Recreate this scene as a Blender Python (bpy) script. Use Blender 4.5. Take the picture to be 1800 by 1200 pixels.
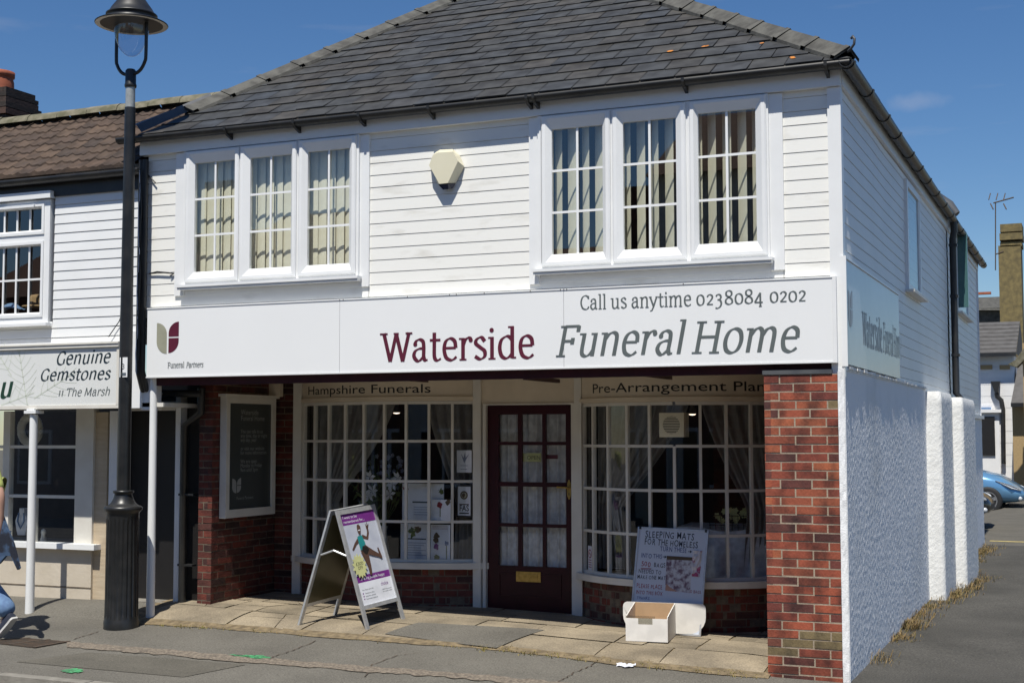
import bpy, bmesh, math, random
from mathutils import Vector, Matrix
random.seed(11)
for _o in list(bpy.data.objects): bpy.data.objects.remove(_o)
SC = bpy.context.scene
COL = SC.collection

# ------------------------------------------------------------------ camera
F_PX = 2402.0
YAW, PIT, ROL = 0.403925, 0.0682068, -0.00193206
CAM = Vector((0.0, -10.8, 1.65))
_cy, _sy, _cp, _sp = math.cos(YAW), math.sin(YAW), math.cos(PIT), math.sin(PIT)
FW = Vector((-_sy*_cp, _cy*_cp, _sp)); _r = Vector((_cy, _sy, 0)); _u = _r.cross(FW)
RT = _r*math.cos(ROL) + _u*math.sin(ROL); UP = _u*math.cos(ROL) - _r*math.sin(ROL)
cd = bpy.data.cameras.new('camera'); cam = bpy.data.objects.new('camera', cd); COL.objects.link(cam)
cd.sensor_width = 36.0; cd.lens = F_PX/1800*36; cd.clip_start = 0.1; cd.clip_end = 2000
M = Matrix((RT, UP, -FW)).transposed().to_4x4(); M.translation = CAM
cam.matrix_world = M; SC.camera = cam

# ------------------------------------------------------------------ light
SUN_TRAVEL = Vector((-0.10, 1.0, -1.93)).normalized()
w = bpy.data.worlds.new('World'); SC.world = w; w.use_nodes = True
nt = w.node_tree; bgn = nt.nodes['Background']
sky = nt.nodes.new('ShaderNodeTexSky'); sky.sky_type = 'NISHITA'; sky.sun_disc = False
sky.sun_elevation = math.asin(-SUN_TRAVEL.z)
sky.sun_rotation = math.atan2(-SUN_TRAVEL.x, -SUN_TRAVEL.y)
sky.altitude = 0; sky.air_density = 1.0; sky.dust_density = 0.15; sky.ozone_density = 4.5
# a few thin wisps of cloud, very faint, in the sky itself
tc = nt.nodes.new('ShaderNodeTexCoord'); mp = nt.nodes.new('ShaderNodeMapping'); mp.inputs['Scale'].default_value = (7, 7, 38)
nz = nt.nodes.new('ShaderNodeTexNoise'); nz.inputs['Scale'].default_value = 1.3; nz.inputs['Detail'].default_value = 5
rp = nt.nodes.new('ShaderNodeValToRGB'); rp.color_ramp.elements[0].position = 0.60; rp.color_ramp.elements[1].position = 0.92
rp.color_ramp.elements[1].color = (0.22, 0.22, 0.22, 1)
mx = nt.nodes.new('ShaderNodeMixRGB'); mx.inputs[2].default_value = (5.2, 5.0, 5.2, 1)
nt.links.new(tc.outputs['Generated'], mp.inputs[0]); nt.links.new(mp.outputs[0], nz.inputs['Vector']); nt.links.new(nz.outputs[0], rp.inputs[0])
nt.links.new(rp.outputs[0], mx.inputs[0]); hs = nt.nodes.new('ShaderNodeHueSaturation'); hs.inputs['Hue'].default_value = .505; hs.inputs['Saturation'].default_value = 1.2; hs.inputs['Value'].default_value = .88
nt.links.new(sky.outputs[0], hs.inputs['Color']); nt.links.new(hs.outputs[0], mx.inputs[1])
# one small thin cloud low in the sky beyond the roof
CLD = (FW + RT*((1612-900)/F_PX) - UP*((178-600)/F_PX)).normalized()
vsb = nt.nodes.new('ShaderNodeVectorMath'); vsb.operation = 'SUBTRACT'; vsb.inputs[1].default_value = tuple(CLD)
vml = nt.nodes.new('ShaderNodeVectorMath'); vml.operation = 'MULTIPLY'; vml.inputs[1].default_value = (38, 38, 150)
vln = nt.nodes.new('ShaderNodeVectorMath'); vln.operation = 'LENGTH'
n4 = nt.nodes.new('ShaderNodeTexNoise'); n4.inputs['Scale'].default_value = 60; n4.inputs['Detail'].default_value = 4
mm1 = nt.nodes.new('ShaderNodeMath'); mm1.operation = 'MULTIPLY_ADD'; mm1.inputs[1].default_value = 1.6; mm1.inputs[2].default_value = -.8
mm2 = nt.nodes.new('ShaderNodeMath'); mm2.operation = 'ADD'
mr4 = nt.nodes.new('ShaderNodeMapRange'); mr4.inputs[1].default_value = 1.05; mr4.inputs[2].default_value = .1; mr4.inputs[3].default_value = 0; mr4.inputs[4].default_value = .17
mx4 = nt.nodes.new('ShaderNodeMixRGB'); mx4.inputs[2].default_value = (5.2, 5.2, 5.8, 1)
nt.links.new(tc.outputs['Generated'], vsb.inputs[0]); nt.links.new(vsb.outputs[0], vml.inputs[0]); nt.links.new(vml.outputs[0], vln.inputs[0])
nt.links.new(tc.outputs['Generated'], n4.inputs['Vector']); nt.links.new(n4.outputs[0], mm1.inputs[0])
nt.links.new(vln.outputs['Value'], mm2.inputs[0]); nt.links.new(mm1.outputs[0], mm2.inputs[1]); nt.links.new(mm2.outputs[0], mr4.inputs[0])
nt.links.new(mr4.outputs[0], mx4.inputs[0]); nt.links.new(mx.outputs[0], mx4.inputs[1]); nt.links.new(mx4.outputs[0], bgn.inputs[0])
bgn.inputs[1].default_value = 0.092
sl = bpy.data.lights.new('sun', 'SUN'); so = bpy.data.objects.new('sun', sl); COL.objects.link(so)
sl.energy = 5.0; sl.angle = math.radians(0.5); sl.color = (1.0, 0.957, 0.872)
so.rotation_euler = SUN_TRAVEL.to_track_quat('-Z', 'Y').to_euler()
vs = SC.view_settings; vs.view_transform = 'Standard'; vs.look = 'None'; vs.exposure = 0.20; vs.gamma = 1.0; vs.use_curve_mapping = False

# ------------------------------------------------------------------ pixel helpers (photograph pixels, 1800 x 1200)
def ray(x, y): return FW + RT*((x-900)/F_PX) - UP*((y-600)/F_PX)
def P(x, y, Y): d = ray(x, y); return CAM + d*((Y-CAM.y)/d.y)
def PX(x, y, X): d = ray(x, y); return CAM + d*((X-CAM.x)/d.x)
def PPL(x, y, p0, n): d = ray(x, y); return CAM + d*((p0-CAM).dot(n)/d.dot(n))
def lerp(x, xs, ys):
    if x <= xs[0]: return ys[0]
    for i in range(len(xs)-1):
        if x <= xs[i+1]: return ys[i] + (ys[i+1]-ys[i])*(x-xs[i])/(xs[i+1]-xs[i])
    return ys[-1]
EX = ([-14, -8.38, -6.17, -4.73, -3.61, -2.46, -1.8, 6], [-.10, -.135, -.15, -.167, -.216, -.250, -.258, -.30])
def G(x, y):
    """height of the ground"""
    e = lerp(x, *EX)
    if y < 0:
        if y < -2.05: return e - .065*2.05 - .11 + .02*min(0, (y+2.05))*.5
        return e + .065*y
    if x < -2.3 or y < .02:
        a = lerp(x, [-12, -8.4, -6.2, -4.6, -2.6, -1.84], [.06, .125, .10, .08, .11, .02]); s = lerp(x, [-8.4, -6.5], [.25, .5])
        return e + a*(1-math.exp(-y/s))
    t = min(y, 13.5)
    z = e + .0055*t
    if y > 13.5: z += .018*(min(y, 24)-13.5)
    return z
def PG(x, y):
    Y = 0.3
    for _ in range(60):
        p = P(x, y, Y); g = G(p.x, p.y); d = ray(x, y)
        Y += 0.7*(g-p.z)/(d.z/d.y)
    return P(x, y, Y)

# ------------------------------------------------------------------ materials
MATS = {}
def mat(name, c, rough=0.6, c2=None, nscale=8.0, bump=0.0, bscale=60.0, metal=0.0, spec=0.5, attr=None, lo=.35, hi=.65, detail=4.0, coat=0.0, stretch=None, speck=None):
    m = bpy.data.materials.new(name); m.use_nodes = True; t = m.node_tree; b = t.nodes['Principled BSDF']
    b.inputs['Roughness'].default_value = rough; b.inputs['Metallic'].default_value = metal
    b.inputs['Specular IOR Level'].default_value = spec; b.inputs['Coat Weight'].default_value = coat
    co = t.nodes.new('ShaderNodeTexCoord'); src = co.outputs['Object']
    if stretch:
        mpn = t.nodes.new('ShaderNodeMapping'); mpn.inputs['Scale'].default_value = stretch
        t.links.new(src, mpn.inputs[0]); src = mpn.outputs[0]
    c2 = c2 or tuple(v*0.86 for v in c)
    n = t.nodes.new('ShaderNodeTexNoise'); n.inputs['Scale'].default_value = nscale; n.inputs['Detail'].default_value = detail
    t.links.new(src, n.inputs['Vector'])
    r = t.nodes.new('ShaderNodeValToRGB'); r.color_ramp.elements[0].position = lo; r.color_ramp.elements[1].position = hi
    r.color_ramp.elements[0].color = (*c, 1); r.color_ramp.elements[1].color = (*c2, 1)
    t.links.new(n.outputs[0], r.inputs[0]); out = r.outputs[0]
    if attr:
        a = t.nodes.new('ShaderNodeAttribute'); a.attribute_name = 'rv'
        ar = t.nodes.new('ShaderNodeValToRGB'); ar.color_ramp.interpolation = attr.get('interp', 'LINEAR')
        els = ar.color_ramp.elements
        while len(els) < len(attr['stops']): els.new(0.5)
        for e, (p, cc) in zip(els, attr['stops']): e.position = p; e.color = (*cc, 1)
        t.links.new(a.outputs['Fac'], ar.inputs[0])
        mm = t.nodes.new('ShaderNodeMixRGB'); mm.blend_type = 'MULTIPLY'; mm.inputs[0].default_value = attr.get('mul', 1.0)
        t.links.new(ar.outputs[0], mm.inputs[1]); t.links.new(out, mm.inputs[2]); out = mm.outputs[0]
    if speck:
        n3 = t.nodes.new('ShaderNodeTexNoise'); n3.inputs['Scale'].default_value = speck[0]; n3.inputs['Detail'].default_value = 2
        t.links.new(src, n3.inputs['Vector'])
        r3 = t.nodes.new('ShaderNodeMapRange'); r3.inputs[1].default_value = .3; r3.inputs[2].default_value = .7; r3.inputs[3].default_value = 1-speck[1]; r3.inputs[4].default_value = 1+speck[1]
        t.links.new(n3.outputs[0], r3.inputs[0])
        m3 = t.nodes.new('ShaderNodeMixRGB'); m3.blend_type = 'MULTIPLY'; m3.inputs[0].default_value = 1
        t.links.new(out, m3.inputs[1]); t.links.new(r3.outputs[0], m3.inputs[2]); out = m3.outputs[0]
    t.links.new(out, b.inputs['Base Color'])
    if bump:
        n2 = t.nodes.new('ShaderNodeTexNoise'); n2.inputs['Scale'].default_value = bscale; n2.inputs['Detail'].default_value = 5
        t.links.new(src, n2.inputs['Vector'])
        bp = t.nodes.new('ShaderNodeBump'); bp.inputs['Strength'].default_value = bump; bp.inputs['Distance'].default_value = 0.01
        t.links.new(n2.outputs[0], bp.inputs['Height']); t.links.new(bp.outputs[0], b.inputs['Normal'])
    MATS[name] = m
    return m
def glass(name, base=.06, tint=(.95, .97, .96), rough=0.0):
    m = bpy.data.materials.new(name); m.use_nodes = True; t = m.node_tree; t.nodes.clear()
    o = t.nodes.new('ShaderNodeOutputMaterial'); mixn = t.nodes.new('ShaderNodeMixShader')
    tr = t.nodes.new('ShaderNodeBsdfTransparent'); tr.inputs[0].default_value = (*tint, 1)
    gl = t.nodes.new('ShaderNodeBsdfGlossy'); gl.inputs['Roughness'].default_value = rough
    lw = t.nodes.new('ShaderNodeLayerWeight'); lw.inputs[0].default_value = 0.5
    pw = t.nodes.new('ShaderNodeMath'); pw.operation = 'POWER'; pw.inputs[1].default_value = 5
    ml = t.nodes.new('ShaderNodeMath'); ml.operation = 'MULTIPLY_ADD'; ml.inputs[1].default_value = 1-base; ml.inputs[2].default_value = base
    t.links.new(lw.outputs['Facing'], pw.inputs[0]); t.links.new(pw.outputs[0], ml.inputs[0]); t.links.new(ml.outputs[0], mixn.inputs[0])
    t.links.new(tr.outputs[0], mixn.inputs[1]); t.links.new(gl.outputs[0], mixn.inputs[2]); t.links.new(mixn.outputs[0], o.inputs[0])
    return m
def emit(name, c, s):
    m = bpy.data.materials.new(name); m.use_nodes = True; b = m.node_tree.nodes['Principled BSDF']
    b.inputs['Base Color'].default_value = (*c, 1); b.inputs['Emission Color'].default_value = (*c, 1); b.inputs['Emission Strength'].default_value = s
    return m

M_WHITE = mat('white_pvc', (.80, .81, .81), .32, (.76, .77, .77), 3)
M_CLAD = mat('white_cladding', (.80, .795, .755), .5, (.58, .56, .50), 2.6, .05, 25, lo=.57, hi=.84, stretch=(1, 1, 3.2))
M_CLADN = mat('cool_white_cladding', (.78, .79, .79), .45, (.74, .75, .75), 2)
M_SIGN = mat('white_sign_panel', (.80, .81, .81), .38, (.785, .795, .795), 1.5)
M_CREAM = mat('cream_paint', (.70, .61, .48), .55, (.63, .55, .43), 4)
M_CREAMW = mat('off_white_paint', (.70, .68, .62), .5, (.64, .61, .55), 5)
M_MAROON = mat('maroon_paint', (.042, .005, .010), .40, (.030, .004, .007), 6, spec=.3)
M_BLACK = mat('black_paint', (.010, .011, .012), .38, (.02, .02, .02), 9, .06, 40)
M_BLACKG = mat('black_gutter_plastic', (.013, .014, .016), .42, (.028, .027, .025), 5)
M_GREYMET = mat('silver_band', (.45, .46, .44), .4, (.36, .37, .35), 20, metal=.4)
M_ALU = mat('aluminium', (.62, .63, .64), .4, (.5, .51, .52), 18, metal=.55)
M_BRASS = mat('brass', (.55, .38, .12), .3, (.4, .27, .08), 25, metal=.8)
BR = [(0, (.24, .054, .031)), (.2, (.35, .085, .042)), (.42, (.21, .047, .030)), (.6, (.40, .115, .050)), (.72, (.18, .042, .030)), (.86, (.10, .038, .032)), (.93, (.17, .045, .032)), (.95, (.17, .125, .06)), (1, (.21, .16, .08))]
M_BRICK = mat('red_brick', (.98, .98, .98), .85, (.30, .32, .37), 7, .5, 70, attr={'stops': BR}, lo=.42, hi=.68, stretch=(1, 1, .55))
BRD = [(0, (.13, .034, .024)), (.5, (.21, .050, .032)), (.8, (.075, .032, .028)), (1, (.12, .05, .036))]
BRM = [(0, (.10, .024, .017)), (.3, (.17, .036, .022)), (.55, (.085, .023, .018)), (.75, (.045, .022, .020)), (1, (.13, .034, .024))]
M_BRICKM = mat('shade_darkened_brick', (1, 1, 1), .88, (.5, .48, .5), 9, .5, 70, attr={'stops': BRM})  # darker copy of the red brick, with the recess shade painted into its colour
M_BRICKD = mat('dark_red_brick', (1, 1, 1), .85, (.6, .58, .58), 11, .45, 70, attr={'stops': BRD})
M_MORTAR = mat('lime_mortar', (.38, .31, .23), .95, (.30, .25, .19), 18, .4, 120)
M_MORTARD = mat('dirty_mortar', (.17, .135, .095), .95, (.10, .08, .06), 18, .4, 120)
SLT = [(0, (.036, .038, .040)), (.3, (.048, .050, .050)), (.55, (.046, .045, .041)), (.8, (.058, .053, .045)), (1, (.040, .046, .054))]
M_SLATE = mat('grey_slate', (1.1, 1.1, 1.1), .6, (.50, .48, .45), 6, .35, 30, attr={'stops': SLT})
M_HIP = mat('hip_tile_concrete', (.100, .098, .086), .85, (.052, .050, .044), 9, .3, 50)
M_LEAD = mat('lead_flashing', (.055, .06, .07), .5, (.09, .095, .10), 6, .2, 15)
PTL = [(0, (.092, .060, .042)), (.4, (.074, .050, .037)), (.7, (.112, .074, .050)), (1, (.060, .043, .034))]
M_PAN = mat('brown_roof_tile', (1, 1, 1), .9, (.55, .55, .55), 6, .4, 40, attr={'stops': PTL})
M_LICHEN = mat('mossy_ridge', (.20, .18, .13), .95, (.10, .095, .055), 9, .6, 40)
M_PLASTER = mat('white_roughcast', (.80, .81, .82), .9, (.66, .67, .67), 1.6, .35, 90, lo=.5, hi=.8)
M_PLASTER2 = mat('white_masonry_paint', (.78, .78, .76), .85, (.70, .70, .68), 10, .35, 45)
M_BEIGE = mat('beige_render', (.58, .515, .42), .8, (.53, .465, .37), 5, .2, 30)
M_BEIGEB = mat('cream_painted_brick', (.52, .43, .31), .8, (.46, .37, .26), 8, .3, 14, stretch=(.5, .5, 3))
M_ASPH = mat('asphalt', (.150, .140, .118), .92, (.108, .100, .084), 1.3, .8, 160, speck=(80, .33), lo=.3, hi=.7)
M_ASPHD = mat('dark_asphalt_patch', (.108, .099, .080), .92, (.088, .081, .065), 3, .6, 160, speck=(80, .3))
M_ASPHA = mat('alley_asphalt', (.075, .070, .060), .92, (.044, .041, .034), 1.2, .7, 150, speck=(62, .5), lo=.3, hi=.7)
M_CHIP = mat('worn_asphalt_joint', (.27, .225, .175), .95, (.12, .10, .078), 42, 1.0, 180)
M_ROAD = mat('road_asphalt', (.11, .105, .096), .92, (.085, .08, .073), 2, .6, 140)
M_SLABS = mat('paving_slab', (.32, .265, .185), .9, (.19, .158, .112), 2.6, .5, 60, speck=(70, .22), attr={'stops': [(0, (.80, .79, .77)), (.5, (1.0, 1.0, 1.0)), (1, (.66, .66, .65))]})
M_JOINT = mat('slab_joint_dirt', (.235, .18, .105), .98, (.12, .092, .055), 16, .8, 90)
M_KERB = mat('kerb_stone', (.24, .225, .195), .9, (.17, .158, .135), 8, .5, 70)
M_GRASS = mat('dry_grass', (1, 1, 1), .9, (.7, .7, .7), 12, attr={'stops': [(0, (.38, .27, .12)), (.45, (.30, .20, .08)), (.7, (.15, .14, .04)), (1, (.17, .10, .05))]})
M_GRASSG = mat('yellow_weed', (.22, .20, .045), .9, (.33, .24, .075), 12)
M_GREEN = mat('green_spray_paint', (.05, .33, .12), .8, (.07, .16, .09), 30, speck=(60, .5))
M_YELLOW = mat('yellow_road_paint', (.50, .40, .15), .8, (.36, .29, .11), 12)
M_ALARM = mat('cream_plastic', (.70, .66, .50), .4, (.68, .64, .48), 4)
M_NAVY = mat('dark_blue_lens', (.008, .016, .05), .2)
M_BLIND = mat('cream_fabric_blind', (.80, .77, .62), .8, (.76, .73, .58), 12)
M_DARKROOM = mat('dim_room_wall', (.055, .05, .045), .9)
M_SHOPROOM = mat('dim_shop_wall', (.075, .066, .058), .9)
M_CURT = mat('voile_curtain', (.30, .29, .28), .9, (.24, .23, .22), 10)
M_NET = mat('white_net_curtain', (.82, .83, .86), .9, (.58, .59, .62), 14)
M_LOGOG = mat('sage_grey_vinyl', (.33, .33, .25), .5); M_LOGOM = mat('maroon_vinyl', (.105, .012, .030), .45)
M_TXTG = mat('slate_grey_vinyl', (.115, .135, .135), .5); M_TXTB = mat('black_vinyl', (.018, .016, .015), .5)
M_TXTN = mat('dark_teal_vinyl', (.018, .035, .045), .5); M_LGREEN = mat('pale_green_print', (.62, .66, .57), .5); M_SIGN2 = mat('pale_grey_sign_panel', (.71, .72, .70), .4, (.68, .69, .67), 2)
M_BOARDG = mat('dark_green_grey_panel', (.055, .064, .062), .35, (.05, .058, .056), 3); M_TXTW = mat('pale_grey_lettering', (.36, .37, .36), .6)
M_PAPER = mat('white_paper', (.72, .74, .80), .7); M_CARD = mat('white_card', (.78, .76, .72), .65); M_CARDB = mat('brown_card', (.46, .31, .18), .8)
M_PURPLE = mat('purple_print', (.17, .028, .22), .45); M_SKYP = mat('printed_cloud', (.52, .55, .62), .45, (.40, .43, .52), 6, lo=.3, hi=.7)
M_SKIN = mat('skin', (.50, .29, .21), .6); M_SKIND = mat('printed_skin', (.10, .055, .04), .5); M_TEAL = mat('teal_print', (.02, .25, .26), .5)
M_TEALG = mat('teal_reflecting_glass', (.07, .15, .15), .12)
M_YTOP = mat('lime_yellow_cotton', (.40, .44, .13), .85); M_JEAN = mat('blue_denim', (.14, .24, .40), .85, (.10, .17, .31), 20, .2, 90); M_NAVYC = mat('navy_cloth', (.018, .024, .045), .85); M_DENIMD = mat('dark_denim', (.045, .085, .16), .85, (.015, .02, .035), 9, .2, 60, lo=.45, hi=.55)
M_RUBBER = mat('black_rubber', (.015, .015, .016), .7); M_SOLE = mat('white_sole', (.62, .62, .60), .6)
M_BOARDW = mat('whiteboard', (.58, .63, .72), .4, (.56, .61, .70), 3)
M_INKB = mat('black_marker', (.015, .025, .045), .6); M_INKR = mat('red_marker', (.30, .02, .04), .6); M_INKU = mat('blue_marker', (.02, .05, .22), .6)
M_STAR = mat('lime_sticker', (.56, .57, .27), .5); M_ORANGE = mat('orange_lichen', (.55, .20, .03), .9)
M_DARKWOOD = mat('dark_door', (.012, .011, .011), .5); M_TERRA = mat('terracotta', (.36, .10, .045), .8, (.26, .075, .038), 9, .3, 30)
M_BLKBRICK = mat('sooty_brick', (1, 1, 1), .9, (.6, .6, .6), 8, .5, 40, attr={'stops': [(0, (.035, .028, .024)), (.6, (.06, .04, .032)), (1, (.10, .05, .036))]})
M_OLIVE = mat('lichen_brick', (.20, .155, .065), .95, (.12, .095, .045), 7, .4, 20)
M_ALP = mat('printed_grey_panel', (.52, .55, .60), .22, (.46, .49, .54), 2, spec=.6); M_FARWALL = mat('far_white_wall', (.78, .78, .78), .7, (.74, .74, .74), 6); M_FARSLATE = mat('far_slate_roof', (.11, .105, .10), .8, (.075, .07, .066), 5)
M_FARBRICK = mat('far_buff_brick', (.42, .30, .15), .9, (.34, .24, .12), 20, .3, 30, stretch=(1, 1, 3))
M_CAR = mat('light_blue_car_paint', (.13, .30, .50), .22, (.13, .30, .50), 3, metal=.35, coat=.6); M_RIM = mat('alloy_rim', (.5, .51, .53), .3, metal=.8)
M_CARGL = mat('dark_car_glass', (.015, .018, .02), .08); M_LAMPG = mat('clear_lamp_plastic', (.6, .63, .66), .12, coat=.5)
M_OPP = mat('brown_brick_wall', (.20, .095, .06), .9, (.14, .065, .045), 22, stretch=(1, 1, 3)); M_OPPR = mat('clay_tile_roof', (.16, .085, .055), .9, (.11, .06, .042), 9)
M_STEELG = mat('rusty_iron', (.055, .045, .035), .8, (.09, .06, .04), 20, .4, 60)
G_UP = glass('upper_window_glass', .15); G_SHOP = glass('shop_window_glass', .09); G_BOWL = glass('lamp_bowl_plastic', .08, (.86, .90, .95)); G_SIDE = glass('frosted_side_glass', .2, (.7, .8, .85), .15)

# ------------------------------------------------------------------ mesh builder
class MB:
    def __init__(s): s.v = []; s.f = []; s.a = []; s.sm = []
    def face(s, pts, rv=0.0, smooth=False):
        i = len(s.v); s.v += [tuple(p) for p in pts]; s.f.append(tuple(range(i, i+len(pts)))); s.a.append(rv); s.sm.append(smooth)
    def hexa(s, p, rv=0.0):
        i = len(s.v); s.v += [tuple(q) for q in p]
        for f in ((0, 3, 2, 1), (4, 5, 6, 7), (0, 1, 5, 4), (1, 2, 6, 5), (2, 3, 7, 6), (3, 0, 4, 7)):
            s.f.append(tuple(i+k for k in f)); s.a.append(rv); s.sm.append(False)
    def box(s, x0, x1, y0, y1, z0, z1, rv=0.0):
        if x0 > x1: x0, x1 = x1, x0
        if y0 > y1: y0, y1 = y1, y0
        if z0 > z1: z0, z1 = z1, z0
        s.hexa([(x0, y0, z0), (x1, y0, z0), (x1, y1, z0), (x0, y1, z0), (x0, y0, z1), (x1, y0, z1), (x1, y1, z1), (x0, y1, z1)], rv)
    def obox(s, o, a, b, c, rv=0.0):
        """box from corner o along vectors a, b, c"""
        o, a, b, c = Vector(o), Vector(a), Vector(b), Vector(c)
        s.hexa([o, o+a, o+a+b, o+b, o+c, o+a+c, o+a+b+c, o+b+c], rv)
    def grid(s, rows, rv=0.0, smooth=False, closed=False):
        i = len(s.v); n = len(rows[0])
        for r in rows: s.v += [tuple(q) for q in r]
        for a in range(len(rows)-1):
            for b in range(n if closed else n-1):
                c = (b+1) % n
                s.f.append((i+a*n+b, i+a*n+c, i+(a+1)*n+c, i+(a+1)*n+b)); s.a.append(rv); s.sm.append(smooth)
    def tube(s, path, r, n=10, caps=True, smooth=True, rv=0.0):
        path = [Vector(p) for p in path]; rows = []
        rr = r if isinstance(r, (list, tuple)) else [r]*len(path)
        prev = None
        for k, p in enumerate(path):
            t = (path[min(k+1, len(path)-1)]-path[max(k-1, 0)]).normalized()
            if prev is None:
                a = t.orthogonal().normalized()
            else:
                a = (prev - t*prev.dot(t)).normalized()
            prev = a; b = t.cross(a)
            rows.append([p + (a*math.cos(q*2*math.pi/n)+b*math.sin(q*2*math.pi/n))*rr[k] for q in range(n)])
        s.grid(rows, rv, smooth, True)
        if caps: s.face(list(reversed(rows[0])), rv); s.face(rows[-1], rv)
    def lathe(s, c, prof, n=24, smooth=True, rv=0.0, flute=None, caps=True):
        rows = []
        for (r, z) in prof:
            rows.append([(c[0]+r*(1+(flute(q/n, z) if flute else 0))*math.cos(q*2*math.pi/n), c[1]+r*(1+(flute(q/n, z) if flute else 0))*math.sin(q*2*math.pi/n), c[2]+z) for q in range(n)])
        s.grid(rows, rv, smooth, True)
        if caps: s.face(list(reversed(rows[0])), rv); s.face(rows[-1], rv)
    def prism(s, poly, d, rv=0.0):
        """planar 3D polygon extruded along vector d"""
        d = Vector(d); poly = [Vector(p) for p in poly]
        s.face(poly, rv); s.face([p+d for p in reversed(poly)], rv)
        for k in range(len(poly)):
            a, b = poly[k], poly[(k+1) % len(poly)]
            s.face([b, a, a+d, b+d], rv)
    def build(s, name, m, parent=None, org=None, fix=True):
        return obj(name, s, m, parent, org, fix)
    def build_each(s, name, m, parent=None, fix=True):
        """every loose piece becomes a part of its own"""
        key = {}; rep = [key.setdefault(tuple(round(c, 5) for c in v), i) for i, v in enumerate(s.v)]
        par = list(range(len(s.v)))
        def find(i):
            while par[i] != i: par[i] = par[par[i]]; i = par[i]
            return i
        for i, r in enumerate(rep): par[find(i)] = find(r)
        for f in s.f:
            for i in f[1:]: par[find(i)] = find(f[0])
        groups = {}
        for k, f in enumerate(s.f): groups.setdefault(find(f[0]), []).append(k)
        out = []
        for ks in groups.values():
            m2 = MB()
            for k in ks: m2.face([s.v[i] for i in s.f[k]], s.a[k], s.sm[k])
            out.append(m2.build(name, m, parent, fix=fix))
        return out
ORG = {}
def obj(name, mb, m, parent=None, org=None, fix=True):
    if org is None: org = ORG[parent.name] if parent else Vector((0, 0, 0))
    org = Vector(org)
    me = bpy.data.meshes.new(name)
    me.from_pydata([(v[0]-org.x, v[1]-org.y, v[2]-org.z) for v in mb.v], [], mb.f)
    at = me.attributes.new('rv', 'FLOAT', 'FACE'); at.data.foreach_set('value', mb.a)
    me.polygons.foreach_set('use_smooth', mb.sm)
    if fix:
        bm = bmesh.new(); bm.from_mesh(me); bmesh.ops.recalc_face_normals(bm, faces=bm.faces); bm.to_mesh(me); bm.free()
    me.materials.append(m); me.update()
    o = bpy.data.objects.new(name, me); COL.objects.link(o)
    if parent: o.parent = parent
    else: o.location = org
    ORG[o.name] = org
    return o
def tag(o, label=None, cat=None, group=None, kind=None):
    for k, v in (('label', label), ('category', cat), ('group', group), ('kind', kind)):
        if v: o[k] = v
    return o
def thing(name, label, cat, loc, group=None):
    o = bpy.data.objects.new(name, None); COL.objects.link(o); o.location = loc; o.empty_display_size = .1
    ORG[o.name] = Vector(loc)
    return tag(o, label, cat, group)

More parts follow.
